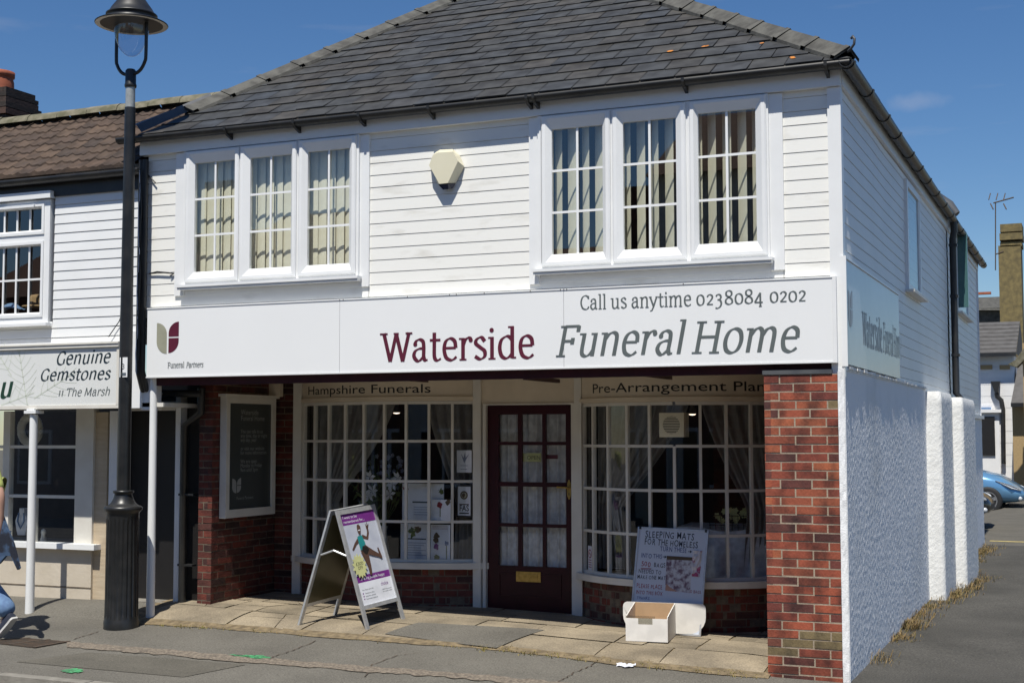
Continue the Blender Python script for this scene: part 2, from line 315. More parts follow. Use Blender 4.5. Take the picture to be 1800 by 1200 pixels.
# ------------------------------------------------------------------ lettering
# a small pen-drawn alphabet: strokes (points, smooth?, closed?) and serifs (x, y, half width); cap height 1, x-height .74
GL = {
 'i': (.34, [([(.17, 0), (.17, .74)],)], [(.17, .0, .13), (.12, .715, .09)], [(.16, .97)]),
 'l': (.34, [([(.17, 0), (.17, 1.08)],)], [(.17, 0, .13), (.12, 1.055, .09)]),
 'r': (.52, [([(.17, 0), (.17, .74)],), ([(.18, .50), (.25, .66), (.36, .74), (.48, .70)], 1)], [(.17, 0, .13), (.11, .715, .09)], [(.455, .665)]),
 'n': (.74, [([(.17, 0), (.17, .74)],), ([(.18, .52), (.28, .68), (.42, .74), (.54, .67), (.57, .50), (.57, .25), (.57, 0)], 1)], [(.17, 0, .13), (.11, .715, .09), (.57, 0, .13)]),
 'm': (1.10, [([(.17, 0), (.17, .74)],), ([(.18, .52), (.28, .68), (.40, .74), (.50, .67), (.53, .50), (.53, .25), (.53, 0)], 1), ([(.55, .52), (.64, .68), (.77, .74), (.88, .67), (.91, .50), (.91, .25), (.91, 0)], 1)], [(.17, 0, .13), (.11, .715, .09), (.53, 0, .11), (.91, 0, .13)]),
 'u': (.74, [([(.17, .74), (.17, .5), (.17, .22), (.21, .06), (.34, 0), (.47, .07), (.56, .22)], 1), ([(.56, .74), (.56, .0)],)], [(.10, .715, .09), (.50, .715, .09), (.62, .02, .08)]),
 'h': (.74, [([(.17, 0), (.17, 1.08)],), ([(.18, .52), (.28, .68), (.42, .74), (.54, .67), (.57, .50), (.57, .25), (.57, 0)], 1)], [(.17, 0, .13), (.11, 1.055, .09), (.57, 0, .13)]),
 'd': (.74, [([(.56, .62), (.46, .72), (.34, .74), (.17, .62), (.11, .36), (.17, .10), (.32, 0), (.46, .06), (.56, .18)], 1), ([(.56, 1.08), (.56, 0)],)], [(.50, 1.055, .09), (.62, .02, .08)]),
 'a': (.66, [([(.12, .58), (.20, .70), (.32, .74), (.44, .67), (.47, .50), (.47, .30), (.47, .14), (.52, .02), (.62, .03)], 1), ([(.47, .43), (.30, .42), (.15, .34), (.10, .18), (.18, .04), (.30, .0), (.47, .15)], 1)], [], [(.15, .575)]),
 't': (.47, [([(.21, .96), (.21, .6), (.21, .18), (.25, .04), (.34, 0), (.46, .06)], 1), ([(.04, .70), (.44, .70)],)], []),
 'e': (.64, [([(.11, .41), (.54, .41)],), ([(.54, .41), (.50, .64), (.34, .74), (.17, .64), (.11, .38), (.18, .10), (.34, 0), (.46, .02), (.57, .11)], 1)], []),
 's': (.54, [([(.45, .60), (.32, .74), (.16, .68), (.12, .54), (.28, .40), (.44, .27), (.44, .09), (.28, 0), (.09, .10)], 1)], []),
 'o': (.70, [([(.35, .74), (.17, .64), (.10, .37), (.17, .10), (.35, 0), (.53, .10), (.60, .37), (.53, .64)], 1, 1)], []),
 'y': (.64, [([(.07, .74), (.33, .02)],), ([(.57, .74), (.33, .05), (.20, -.24), (.06, -.28)],)], [(.08, .72, .11), (.57, .72, .10)]),
 'g': (.68, [([(.34, .74), (.17, .64), (.13, .46), (.22, .28), (.36, .26), (.50, .36), (.53, .56), (.46, .70)], 1, 1), ([(.24, .27), (.14, .14), (.30, .04), (.52, -.04), (.52, -.2), (.34, -.29), (.14, -.24), (.1, -.1), (.24, .02)], 1)], []),
 'W': (1.16, [([(.10, 1), (.35, 0)],), ([(.35, 0), (.58, .98)],), ([(.58, .98), (.83, 0)],), ([(.83, 0), (1.07, 1)],)], [(.10, .975, .15), (.58, .975, .10), (1.07, .975, .13)]),
 'F': (.72, [([(.18, 0), (.18, 1)],), ([(.18, .975), (.66, .975)],), ([(.18, .50), (.52, .50)],), ([(.65, .99), (.65, .80)],), ([(.51, .60), (.51, .40)],)], [(.18, .025, .16), (.12, .975, .10)]),
 'H': (.96, [([(.20, 0), (.20, 1)],), ([(.76, 0), (.76, 1)],), ([(.20, .51), (.76, .51)],)], [(.20, .025, .16), (.20, .975, .16), (.76, .025, .16), (.76, .975, .16)]),
 'C': (.78, [([(.70, .80), (.60, .95), (.44, 1.0), (.22, .88), (.11, .50), (.22, .12), (.46, 0), (.62, .05), (.72, .20)], 1), ([(.69, .98), (.69, .76)],)], []),
 'G': (.84, [([(.70, .80), (.60, .95), (.44, 1.0), (.22, .88), (.11, .50), (.22, .12), (.46, 0), (.62, .04), (.70, .12)], 1), ([(.70, .44), (.70, .06)],)], [(.70, .43, .13)]),
 'P': (.72, [([(.18, 0), (.18, 1)],), ([(.18, .97), (.46, .97), (.62, .87), (.64, .70), (.56, .52), (.40, .45), (.18, .45)], 1)], [(.18, .025, .16), (.12, .975, .09)]),
 'T': (.76, [([(.38, 0), (.38, 1)],), ([(.06, .97), (.70, .97)],), ([(.06, .98), (.06, .80)],), ([(.70, .98), (.70, .80)],)], [(.38, .025, .16)]),
 'M': (1.06, [([(.16, 0), (.20, 1)],), ([(.20, 1), (.53, .10)],), ([(.53, .10), (.86, 1)],), ([(.86, 1), (.90, 0)],)], [(.16, .025, .13), (.90, .025, .15), (.15, .975, .11), (.92, .975, .10)]),
 '0': (.66, [([(.33, .74), (.16, .64), (.10, .37), (.16, .10), (.33, 0), (.50, .10), (.56, .37), (.50, .64)], 1, 1)], []),
 '2': (.58, [([(.10, .58), (.20, .72), (.34, .74), (.46, .62), (.42, .44), (.26, .22), (.09, .04)], 1), ([(.08, .035), (.50, .035)],)], []),
 '3': (.54, [([(.10, .60), (.20, .73), (.36, .72), (.44, .56), (.36, .40), (.20, .36)], 1), ([(.20, .36), (.38, .32), (.46, .10), (.38, -.14), (.20, -.26), (.06, -.22)], 1)], []),
 '8': (.64, [([(.32, 1.0), (.15, .90), (.15, .66), (.32, .53), (.50, .36), (.52, .12), (.32, 0), (.11, .12), (.13, .36), (.32, .53), (.48, .68), (.48, .90)], 1, 1)], []),
 '4': (.62, [([(.42, .74), (.42, -.24)],), ([(.42, .74), (.06, .06)],), ([(.05, .05), (.58, .05)],)], [(.42, -.235, .1)]),
 '1': (.40, [([(.20, .74), (.20, 0)],), ([(.20, .72), (.06, .62)],)], [(.20, .02, .13)]),
}
def smooth_path(p, closed):
    n = len(p); out = []
    m = n if closed else n-1
    for i in range(m):
        a = p[(i-1) % n] if (closed or i > 0) else (2*p[0][0]-p[1][0], 2*p[0][1]-p[1][1])
        b, c = p[i % n], p[(i+1) % n]
        d = p[(i+2) % n] if (closed or i+2 < n) else (2*p[-1][0]-p[-2][0], 2*p[-1][1]-p[-2][1])
        for k in range(6):
            t = k/6
            out.append(tuple(.5*((2*b[j])+(-a[j]+c[j])*t+(2*a[j]-5*b[j]+4*c[j]-d[j])*t*t+(-a[j]+3*b[j]-3*c[j]+d[j])*t**3) for j in (0, 1)))
    out.append(p[0] if closed else p[-1])
    return out
def pen_text(s, thick=.15, thin=.055, nib=22, italic=0.0, serif=True, track=0.0, words=.30):
    """polygons of the text in em units, and its width; each stroke gets its own layer"""
    polys = []; x = 0.0; na = math.radians(nib)
    for ch in s:
        if ch == ' ': x += words; continue
        g = GL[ch]; layer = 0
        for st in g[1]:
            sm = len(st) > 1 and st[1]; cl = len(st) > 2 and st[2]
            p = smooth_path(st[0], cl) if sm else list(st[0])
            rows = []
            for k, q in enumerate(p):
                if cl and k in (0, len(p)-1): a, b = p[-2], p[1]
                else: a, b = p[max(k-1, 0)], p[min(k+1, len(p)-1)]
                dx, dy = b[0]-a[0], b[1]-a[1]; L = math.hypot(dx, dy) or 1; th = math.atan2(dy, dx)
                wd = (thin + (thick-thin)*abs(math.sin(th-na)))/2
                nx, ny = -dy/L*wd, dx/L*wd
                rows.append(((q[0]+nx, q[1]+ny), (q[0]-nx, q[1]-ny)))
            for k in range(len(rows)-1):
                polys.append(([rows[k][1], rows[k+1][1], rows[k+1][0], rows[k][0]], x, layer))
            layer += 1
        if serif:
            for (sx, sy, hw) in g[2]:
                if italic and ch.islower() and sy < .1: continue
                polys.append(([(sx-hw, sy-thin*.5), (sx+hw, sy-thin*.5), (sx+hw, sy+thin*.5), (sx-hw, sy+thin*.5)], x, layer)); layer += 1
        for (dx, dy) in (g[3] if len(g) > 3 else []):
            polys.append(([(dx+thick*.56*math.cos(q*.6283), dy+thick*.56*math.sin(q*.6283)) for q in range(10)], x, layer)); layer += 1
        x += g[0] + track
    return [([(px+ox+italic*py, py) for px, py in pl], ly) for pl, ox, ly in polys], x - track
def font_text(s, size=1.0, thin=0.0):
    """the built-in sans face as polygons"""
    cu = bpy.data.curves.new('t', 'FONT'); cu.body = s; cu.size = size; cu.offset = thin; cu.resolution_u = 3
    o = bpy.data.objects.new('t', cu); COL.objects.link(o)
    dg = bpy.context.evaluated_depsgraph_get(); me = bpy.data.meshes.new_from_object(o.evaluated_get(dg))
    out = [([(me.vertices[i].co.x, me.vertices[i].co.y) for i in p.vertices], 0) for p in me.polygons]
    bpy.data.objects.remove(o); bpy.data.curves.remove(cu); bpy.data.meshes.remove(me)
    xs = [q[0] for pl, _ in out for q in pl] or [0]
    return out, max(xs)
def hand_text(s, thin=.006):
    """block capitals with an unsteady hand"""
    out = []; x = 0
    for ch in s:
        if ch == ' ': x += .33; continue
        pl, wd = font_text(ch, 1, thin)
        a = random.uniform(-.07, .07); dy = random.uniform(-.04, .04); sc = random.uniform(.94, 1.07)
        out += [([(x+(px-py*a)*sc, (py+px*a)*sc+dy) for px, py in p], l) for p, l in pl]
        x += wd + .11
    return out, x
def lay(polys, width, o, r, u, n, name, m, parent, fit=None, h=1.0, eps=.0004, rv=0.0, mb=None):
    """put text polygons at o, along r, up u (unit vectors), proud along n; stretched to the length fit"""
    o, r, u, n = Vector(o), Vector(r).normalized(), Vector(u).normalized(), Vector(n).normalized()
    sx = (fit/width) if fit else h
    own = mb is None
    mb = mb or MB()
    for pl, ly in polys: mb.face([o + r*(px*sx) + u*(py*h) + n*(eps*ly) for px, py in pl], rv)
    if own: return mb.build(name, m, parent, fix=False)
def rect_on(mb, o, r, u, n, x0, y0, x1, y1, d=0.0, rv=0.0):
    o, r, u, n = Vector(o), Vector(r), Vector(u), Vector(n)
    mb.face([o+r*x0+u*y0+n*d, o+r*x1+u*y0+n*d, o+r*x1+u*y1+n*d, o+r*x0+u*y1+n*d], rv)

# ------------------------------------------------------------------ brickwork
def bricks(mbb, mbm, path, L, z0, n, pitch=.069, bl=.236, jt=.012, depth=.05, rec=.003, hscale=1.0, rvf=None, shift=0.0, wob=0.0012):
    """n courses of stretcher bond along path(s) -> (x, y, nx, ny)"""
    step = bl + jt
    def pt(s, d, z): x, y, nx, ny = path(s); return (x+nx*d, y+ny*d, z)
    for c in range(n):
        za = z0 + c*pitch + jt*.5; zb = za + pitch - jt
        s = -step*(.5*(c % 2)) - shift + random.uniform(-.01, .01)
        while s < L:
            a, b = max(s, 0), min(s+bl, L)
            if b - a > .02:
                d = random.uniform(-wob, wob); k = max(1, int((b-a)/.1)) if wob > .0015 else 1
                rv = rvf(c, a) if rvf else random.random()*.94
                e = [random.uniform(-.0016, .0016) for _ in range(4)]
                mbb.hexa([pt(a, d, za+e[0]), pt(b, d, za+e[1]), pt(b, -depth, za+e[1]), pt(a, -depth, za+e[0]),
                          pt(a, d, zb+e[2]), pt(b, d, zb+e[3]), pt(b, -depth, zb+e[3]), pt(a, -depth, zb+e[2])], rv)
            s += step
    k = max(1, int(L/.12)); rows = []
    for i in range(k+1):
        s = L*i/k; rows.append([pt(s, -rec, z0), pt(s, -rec, z0+n*pitch)])
    mbm.grid(rows)

# ================================================================== GROUND
def sheet(name, xs, ys, m, off=0.0):
    mb = MB(); mb.grid([[(x, y, G(x, y)+off) for x in xs] for y in ys], 0, True)
    return tag(mb.build(name, m, fix=False), kind='structure')
def rng(a, b, st): n = max(1, round((b-a)/st)); return [a+(b-a)*i/n for i in range(n+1)]
_xs = [-120, -60, -30] + rng(-16, 6, .25) + [12, 30, 60, 120]
sheet('road', _xs, [-60, -30, -15, -8, -5, -3.2, -2.19], M_ROAD)
sheet('pavement', _xs, [-2.05] + rng(-1.85, 0, .25), M_ASPH)
sheet('ground', [-120, -60, -30] + rng(-16, -1.83, .2), [0] + rng(.1, 2.2, .15) + [5, 13.4], M_ASPH)
sheet('alley_road', [-1.83] + rng(-1.6, 6, .25) + [12, 30, 60, 120], [0] + rng(.3, 13.4, .4), M_ASPHA)
sheet('back_road', [-120, -60, -30, -10] + rng(-4, 6, .5) + [12, 30, 60, 120], [13.4, 13.5, 15, 18, 21, 24, 30, 60, 150], M_ASPHD)
kb = MB()
for i in range(-26, 20):
    x0, x1 = i*.915+.006, (i+1)*.915-.006
    h0, h1 = G(x0, -2.04), G(x1, -2.04); d = .003
    kb.hexa([(x0, -2.19, h0-.25), (x1, -2.19, h1-.25), (x1, -2.06, h1-.25), (x0, -2.06, h0-.25), (x0, -2.18, h0+d), (x1, -2.18, h1+d), (x1, -2.06, h1+d), (x0, -2.06, h0+d)])
tag(kb.build('kerb', M_KERB), kind='structure')
def quad_sheet(mb, q, off, n=8, rv=0.0):
    """q: four photograph points on the ground, laid as a sheet"""
    rows = []
    w3 = [PG(*p) for p in q]
    for i in range(n+1):
        r = []
        for j in range(n+1):
            a, b = i/n, j/n
            p = w3[0]*(1-a)*(1-b) + w3[1]*(1-a)*b + w3[2]*a*b + w3[3]*a*(1-b)
            r.append((p.x, p.y, G(p.x, p.y)+off))
        rows.append(r)
    mb.grid(rows, rv)
mb = MB(); quad_sheet(mb, [(28, 1163), (155, 1146), (432, 1168), (322, 1190)], .004)
tag(mb.build('pavement_patch', M_ASPHD, fix=False), kind='structure')
mb = MB()
pts = [(118, 1133), (260, 1144), (450, 1161), (640, 1176), (800, 1187), (930, 1199), (1100, 1215)]
top = [PG(x, y-5) for x, y in pts]; bot = [PG(x, y+5) for x, y in pts]
def dens(l, k=14):
    out = []
    for a, b in zip(l, l[1:]): out += [a.lerp(b, i/k) for i in range(k)]
    return out+[l[-1]]
top, bot = dens(top), dens(bot)
mb.grid([[(p.x, p.y+random.uniform(-.03, .03), G(p.x, p.y)+.007) for p in bot], [(p.x, p.y+random.uniform(-.03, .03), G(p.x, p.y)+.007) for p in top]])
tag(mb.build('pavement_strip', M_CHIP, fix=False), kind='structure')
# forecourt flagstones
mb = MB(); jm = MB()
XF0, XF1 = -8.72, -2.44
rows_y = [0.03, .50, .98, 1.36, 1.78]
for ri in range(4):
    y0, y1 = rows_y[ri], rows_y[ri+1]
    x = XF0 + random.uniform(0, .25) + (0.08 if y0 > .5 else 0)
    lo = XF0 if ri < 2 else -8.10
    while x < XF1-.05:
        wd = random.uniform(.55, 1.0)
        a, b = max(x, lo), min(x+wd, XF1)
        if b-a > .12:
            g = .008; broken = (a < -7.0 and ri >= 1) or random.random() < .18
            cells = [[(a+g, y0+g), (b-g, y0+g), (b-g, y1-g), (a+g, y1-g)]]
            if broken:
                cx, cy = a+(b-a)*random.uniform(.35, .65), y0+(y1-y0)*random.uniform(.35, .65)
                e = [(a+(b-a)*random.uniform(.3, .7), y0+g), (b-g, y0+(y1-y0)*random.uniform(.3, .7)), (a+(b-a)*random.uniform(.3, .7), y1-g), (a+g, y0+(y1-y0)*random.uniform(.3, .7))]
                c = [(a+g, y0+g), (b-g, y0+g), (b-g, y1-g), (a+g, y1-g)]
                cells = [[c[0], e[0], (cx, cy), e[3]], [e[0], c[1], e[1], (cx, cy)], [(cx, cy), e[1], c[2], e[2]], [e[3], (cx, cy), e[2], c[3]]]
                cells = [[(px+(sum(q[0] for q in cl)/4-px)*.025, py+(sum(q[1] for q in cl)/4-py)*.025) for px, py in cl] for cl in cells]
            for cl in cells:
                rv = random.random(); t = random.uniform(-.002, .003)
                jit = [(px+random.uniform(-.006, .006), py+random.uniform(-.006, .006)) for px, py in cl]
                n = 3
                for k in range(n):
                    for l in range(n):
                        def bl(u, v): 
                            qx = (jit[0][0]*(1-u)+jit[1][0]*u)*(1-v)+(jit[3][0]*(1-u)+jit[2][0]*u)*v
                            qy = (jit[0][1]*(1-u)+jit[1][1]*u)*(1-v)+(jit[3][1]*(1-u)+jit[2][1]*u)*v
                            return (qx, qy, G(qx, qy)+.013+t)
                        mb.face([bl(k/n, l/n), bl((k+1)/n, l/n), bl((k+1)/n, (l+1)/n), bl(k/n, (l+1)/n)], rv)
        x += wd
tag(mb.build('paving', M_SLABS, fix=False), kind='structure')
jm.grid([[(x, y, G(x, y)+.005) for x in rng(XF0-.02, XF1, .2)] for y in [-.03] + rng(0, 1.84, .15)])
tag(jm.build('soil', M_JOINT, fix=False), kind='structure')
mb = MB(); quad_sheet(mb, [(676, 1117), (736, 1097), (958, 1110), (872, 1142)], .020)
tag(mb.build('pavement_patch', M_ASPH, fix=False), kind='structure')
# yellow line at the far end of the alley
mb = MB(); mb.grid([[(x, y, G(x, y)+.004) for x in rng(-1.75, 12, .5)] for y in (14.0, 14.14)])
tag(mb.build('yellow_line', M_YELLOW, fix=False), kind='structure')
# old saw cuts and cracks in the asphalt
mb = MB()
for pts in ([(128, 1124), (150, 1117), (178, 1109)], [(462, 1160), (500, 1148), (530, 1137), (560, 1124)], [(980, 1199), (1010, 1182), (1035, 1172), (1052, 1160)], [(640, 1190), (655, 1168), (700, 1152), (740, 1147)]):
    q = [PG(x, y) for x, y in pts]; dd = []
    for a_, b_ in zip(q, q[1:]): dd += [a_.lerp(b_, k/8)+Vector((random.uniform(-.012, .012), random.uniform(-.012, .012), 0)) for k in range(8)]
    mb.grid([[(v.x-.004, v.y-.003, G(v.x, v.y)+.006) for v in dd], [(v.x+.005, v.y+.004, G(v.x, v.y)+.006) for v in dd]])
tag(mb.build('pavement_crack', M_STEELG, fix=False), kind='structure')
# dried grass and weeds
def tufts(spots, hmax, lean):
    mb = MB()
    for (x, y, n, hh, sp) in spots:
        for _ in range(n):
            px, py = x+random.gauss(0, sp), y+random.gauss(0, sp); z = G(px, py)
            h = hh*random.uniform(.4, 1.1); a = random.uniform(0, 6.283); ln = random.uniform(.3, 1.2)*h
            dx, dy = math.cos(a)*ln+lean[0]*h, math.sin(a)*ln+lean[1]*h; wd = random.uniform(.002, .004)
            q = Vector((-math.sin(a), math.cos(a), 0))*wd; b = Vector((px, py, z-.003)); m_ = b+Vector((dx*.4, dy*.4, h*.75)); t = b+Vector((dx, dy, h*.7))
            rv = random.random(); mb.face([b-q, b+q, m_+q*.8, m_-q*.8], rv); mb.face([m_-q*.8, m_+q*.8, t], rv)
    return mb
sp = []
for _ in range(70):
    y_ = random.uniform(2.2, 13.2); x_ = -1.80 if y_ < 5.4 else (-1.60 if y_ < 6.7 else (-1.47 if y_ < 8.4 else -1.77)); sp.append((x_+abs(random.gauss(0, .06)), y_, random.randint(8, 40), random.uniform(.02, .10), random.uniform(.03, .12)))
for px, py in ((1530, 1165), (1560, 1125), (1575, 1105), (1592, 1100), (1600, 1082), (1625, 1067), (1640, 1062), (1655, 1050), (1668, 1034), (1690, 1030), (1700, 1010), (1712, 985), (1722, 972), (1728, 965)):
    p = PG(px, py)
    for k in range(3): sp.append((max(p.x+random.uniform(-.02, .13), -1.79), p.y+random.uniform(-.3, .3), 60 if 1560 < px < 1600 or px > 1625 else 30, random.uniform(.04, .13), .085))
tag(tufts(sp, .2, (.5, -.25)).build('dry_grass', M_GRASS, fix=False), 'straw coloured dry grass tufts along the foot of the white alley wall', 'grass', kind='stuff')
sp = []
for i in range(150):
    x = random.uniform(-8.75, -2.4); sp.append((x, random.gauss(-.03, .02), random.randint(3, 10), random.uniform(.008, .03), .03))
for i in range(26): sp.append((random.uniform(-5.0, -2.6), random.gauss(-.04, .02), 16, .035, .04))
for i in range(14): sp.append((random.uniform(-8.7, -7.6), random.gauss(-.03, .03), 14, .03, .05))
tag(tufts(sp, .05, (0, -.3)).build('edge_weeds', M_GRASSG, fix=False), 'low dry weeds in the joint between paving slabs and asphalt', 'weeds', kind='stuff')
# soil and moss strip along that joint
mb = MB()
xs = rng(-8.75, -2.42, .06)
mb.grid([[(x, -.075+.02*math.sin(x*2.3)+.012*math.sin(x*7.1)+random.uniform(-.012, .012), G(x, -.08)+.006) for x in xs], [(x, .045+.02*math.sin(x*1.7+1)+random.uniform(-.012, .012), G(x, .05)+.017) for x in xs]])
tag(mb.build('soil', M_JOINT, fix=False), kind='structure')

# ================================================================== MAIN SHOP BUILDING
XR = -1.83; YW = .08; XL = -8.55; ZS = 2.22; ZT = 2.875; XREV = -8.125; YB = 1.70
shop = thing('shop_building', 'white clad two storey shop with slate hip roof, brick piers and recessed bow windows', 'building', (-5.2, .08, -.15))
PIT_B = .1115; PH = 4.015
def clad_profile(z0, z1):
    """(depth, z) up the wall: each board leans out at its lower edge over a dark gap"""
    out = []; k = math.floor((z0-PH)/PIT_B); za = PH+k*PIT_B
    while za < z1:
        for d, z in ((-.006, za), (-.004, za+.0032), (.008, za+.004), (.004, za+PIT_B-.0005)):
            if z0 <= z <= z1: out.append((d, z))
        za += PIT_B
    return [(out[0][0], z0)]+out+[(out[-1][0], z1)]
mb = MB()
for x0, x1, z0, z1 in ((XL, -8.19, 2.80, 4.42), (-8.19, -6.06, 2.80, 3.06), (-6.07, -4.47, 2.80, 4.42), (-4.47, -2.27, 2.80, 3.03), (-2.28, -1.88, 2.80, 4.42)):
    mb.grid([[(x0, YW-d, z), (x1, YW-d, z)] for d, z in clad_profile(z0, z1)])
mb.build('front_cladding', M_CLAD, shop, fix=False)
mb = MB()
prof = clad_profile(2.12, 4.42)
def wav(y, z): return .006*math.sin(y*1.7+z*3)+.004*math.sin(y*4.1)
mb.grid([[(XR+d-.002+(.9*wav(y, z) if .1 < y < 13.2 else 0)*.5, y, z+.01*math.sin(y*1.3)*.5) for y in [.10]+rng(.4, 8.55, .45)] for d, z in prof])
mb.build('side_cladding', M_CLADN, shop, fix=False)
mb = MB(); mb.grid([[(XR+d+.006, y, z) for y in rng(8.62, 13.55, .5)] for d, z in clad_profile(1.93, 4.42)])
mb.build('rear_cladding', M_CLADN, shop, fix=False)
# corner and window trim
mb = MB()
mb.box(-1.905, -1.80, .045, .10, 2.10, 4.40); mb.box(-1.845, -1.803, .098, .16, 2.15, 4.40)
mb.build_each('corner_board', M_WHITE, shop)
mb = MB()
for x0, x1, z0 in ((-8.205, -8.095, 3.00), (-6.15, -6.055, 3.00), (-4.475, -4.385, 2.945), (-2.375, -2.265, 2.965)): mb.box(x0, x1, .052, .10, z0, 4.40)
mb.box(-8.095, -6.15, .070, .10, 3.0, 3.10); mb.box(-4.385, -2.375, .070, .10, 2.96, 3.06)
mb.build_each('window_trim', M_WHITE, shop)
mb = MB(); mb.box(-8.62, -1.80, .02, .10, 4.405, 4.56); mb.box(-1.843, -1.79, .10, 13.6, 4.425, 4.56)
mb.build_each('eaves_board', M_WHITE, shop)
# core walls that keep the inside dark
mb = MB()
mb.box(XL, XL+.04, .11, 8.4, 2.2, 4.6); mb.box(XL, XR-.03, .13, 8.4, 2.44, 2.52); mb.box(XL, XR-.03, .13, 8.4, 4.44, 4.5); mb.box(XL, XR-.03, 8.35, 8.4, 2.0, 4.6)
mb.box(XL, XR-.05, .11, .13, 2.44, 2.98)
for x0, x1 in ((XL, -8.12), (-6.12, -4.43), (-2.32, XR-.04)): mb.box(x0, x1, .105, .13, 2.9, 4.5)
mb.box(-1.90, -1.86, .15, 13.4, -.3, 4.4)
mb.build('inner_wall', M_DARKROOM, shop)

def ring(mb, r0, y0, r1, y1):
    c = lambda r, y: [(r[0], y, r[2]), (r[1], y, r[2]), (r[1], y, r[3]), (r[0], y, r[3])]
    a, b = c(r0, y0), c(r1, y1)
    for k in range(4): mb.face([a[k], a[(k+1) % 4], b[(k+1) % 4], b[k]])
def upper_window(x0, x1, z0, z1, sashes, slat_a, pitch, sillx):
    wroot = MB()
    wroot.box(x0, x1, .03, .10, z0, z0+.05); wroot.box(x0, x1, .03, .10, z1-.03, z1)
    edges = [x0]+[.5*(sashes[i][1]+sashes[i+1][0]) for i in range(2)]+[x1]
    for e in edges: wroot.box(max(e-.03, x0), min(e+.03, x1), .031, .10, z0+.05, z1-.03)
    W = wroot.build('window', M_WHITE, shop)
    s = MB(); s.box(sillx[0], sillx[1], -.03, .06, z0-.025, z0-.001); s.box(sillx[0]+.01, sillx[1]-.01, -.018, .06, z0-.045, z0-.025); s.build('sill', M_WHITE, W)
    for (a, b, ga, gb, gz0, gz1) in sashes:
        m = MB(); o = (a, b, z0+.022, z1-.006); mid = (a+.038, b-.038, z0+.055, z1-.035); g = (ga, gb, gz0, gz1)
        ring(m, o, .05, o, .016); ring(m, o, .016, (a+.012, b-.012, z0+.032, z1-.014), .006); ring(m, (a+.012, b-.012, z0+.032, z1-.014), .006, mid, .006); ring(m, mid, .006, g, .040); ring(m, g, .040, g, .075)
        m.build('sash', M_WHITE, W, fix=False)
        m = MB(); xc = (ga+gb)/2
        m.box(xc-.010, xc+.010, .046, .056, gz0, gz1)
        for k in (1, 2): z = gz0+(gz1-gz0)*k/3; m.box(ga, xc-.010, .0465, .056, z-.010, z+.010); m.box(xc+.010, gb, .0465, .056, z-.010, z+.010)
        m.build('glazing_bars', M_WHITE, W)
        m = MB(); m.face([(ga, .062, gz0), (gb, .062, gz0), (gb, .062, gz1), (ga, .062, gz1)]); m.build('pane', G_UP, W, fix=False)
    m = MB(); x = x0+.02; wd = .127/2
    while x < x1+.1:
        a = math.radians(slat_a+random.uniform(-5, 5)); dx, dy = math.cos(a)*wd, math.sin(a)*wd; yy = .165
        rows = []
        for k in range(5):
            u = -1+k*.5; bow = .008*(1-u*u); rows.append([(x+dx*u-math.sin(a)*bow, yy+dy*u-math.cos(a)*bow, z0+.09), (x+dx*u-math.sin(a)*bow, yy+dy*u-math.cos(a)*bow, z1)])
        m.grid(rows, 0, True); x += pitch*random.uniform(.97, 1.03)
    m.build('vertical_blind', M_BLIND, W, fix=False)
    m = MB(); bx0, bx1 = x0-.25, x1+.25
    m.face([(bx0, 2.6, 2.6), (bx1, 2.6, 2.6), (bx1, 2.6, 4.43), (bx0, 2.6, 4.43)])
    for xx in (bx0, bx1): m.face([(xx, .131, 2.6), (xx, 2.6, 2.6), (xx, 2.6, 4.43), (xx, .131, 4.43)])
    m.face([(bx0, .131, 2.6), (bx1, .131, 2.6), (bx1, 2.6, 2.6), (bx0, 2.6, 2.6)]); m.face([(bx0, .131, 4.43), (bx1, .131, 4.43), (bx1, 2.6, 4.43), (bx0, 2.6, 4.43)])
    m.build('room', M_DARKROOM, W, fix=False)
upper_window(-8.095, -6.15, 3.095, 4.40, [(-8.06, -7.45, -7.97, -7.505, 3.22, 4.28), (-7.435, -6.81, -7.335, -6.88, 3.22, 4.28), (-6.785, -6.175, -6.70, -6.255, 3.22, 4.285)], -12, .097, (-8.13, -6.125))
upper_window(-4.385, -2.375, 3.065, 4.40, [(-4.345, -3.72, -4.257, -3.795, 3.19, 4.275), (-3.70, -3.06, -3.612, -3.15, 3.195, 4.277), (-3.03, -2.39, -2.962, -2.482, 3.205, 4.29)], -40, .124, (-4.42, -2.345))

# ---- roof
TAN = math.tan(math.radians(31.5)); E0 = Vector((0, -.09, 4.575)); NF = Vector((0, -TAN, 1)).normalized()
APEX = PPL(953, -64, E0, NF); ER = Vector((-1.69, -.09, 4.575)); EL = PPL(252, 233, E0, NF)
EL = Vector((EL.x, -.09, 4.575))
def clip_poly(sub, poly):
    """convex clip, 2D, poly counter clockwise"""
    out = sub
    for i in range(len(poly)):
        a, b = poly[i], poly[(i+1) % len(poly)]; inp, out = out, []
        if not inp: break
        side = lambda p: (b[0]-a[0])*(p[1]-a[1])-(b[1]-a[1])*(p[0]-a[0])
        for k in range(len(inp)):
            p, q = inp[k], inp[(k+1) % len(inp)]; sp_, sq = side(p), side(q)
            if sp_ >= 0: out.append(p)
            if (sp_ >= 0) != (sq >= 0):
                t = sp_/(sp_-sq); out.append((p[0]+(q[0]-p[0])*t, p[1]+(q[1]-p[1])*t))
    return out
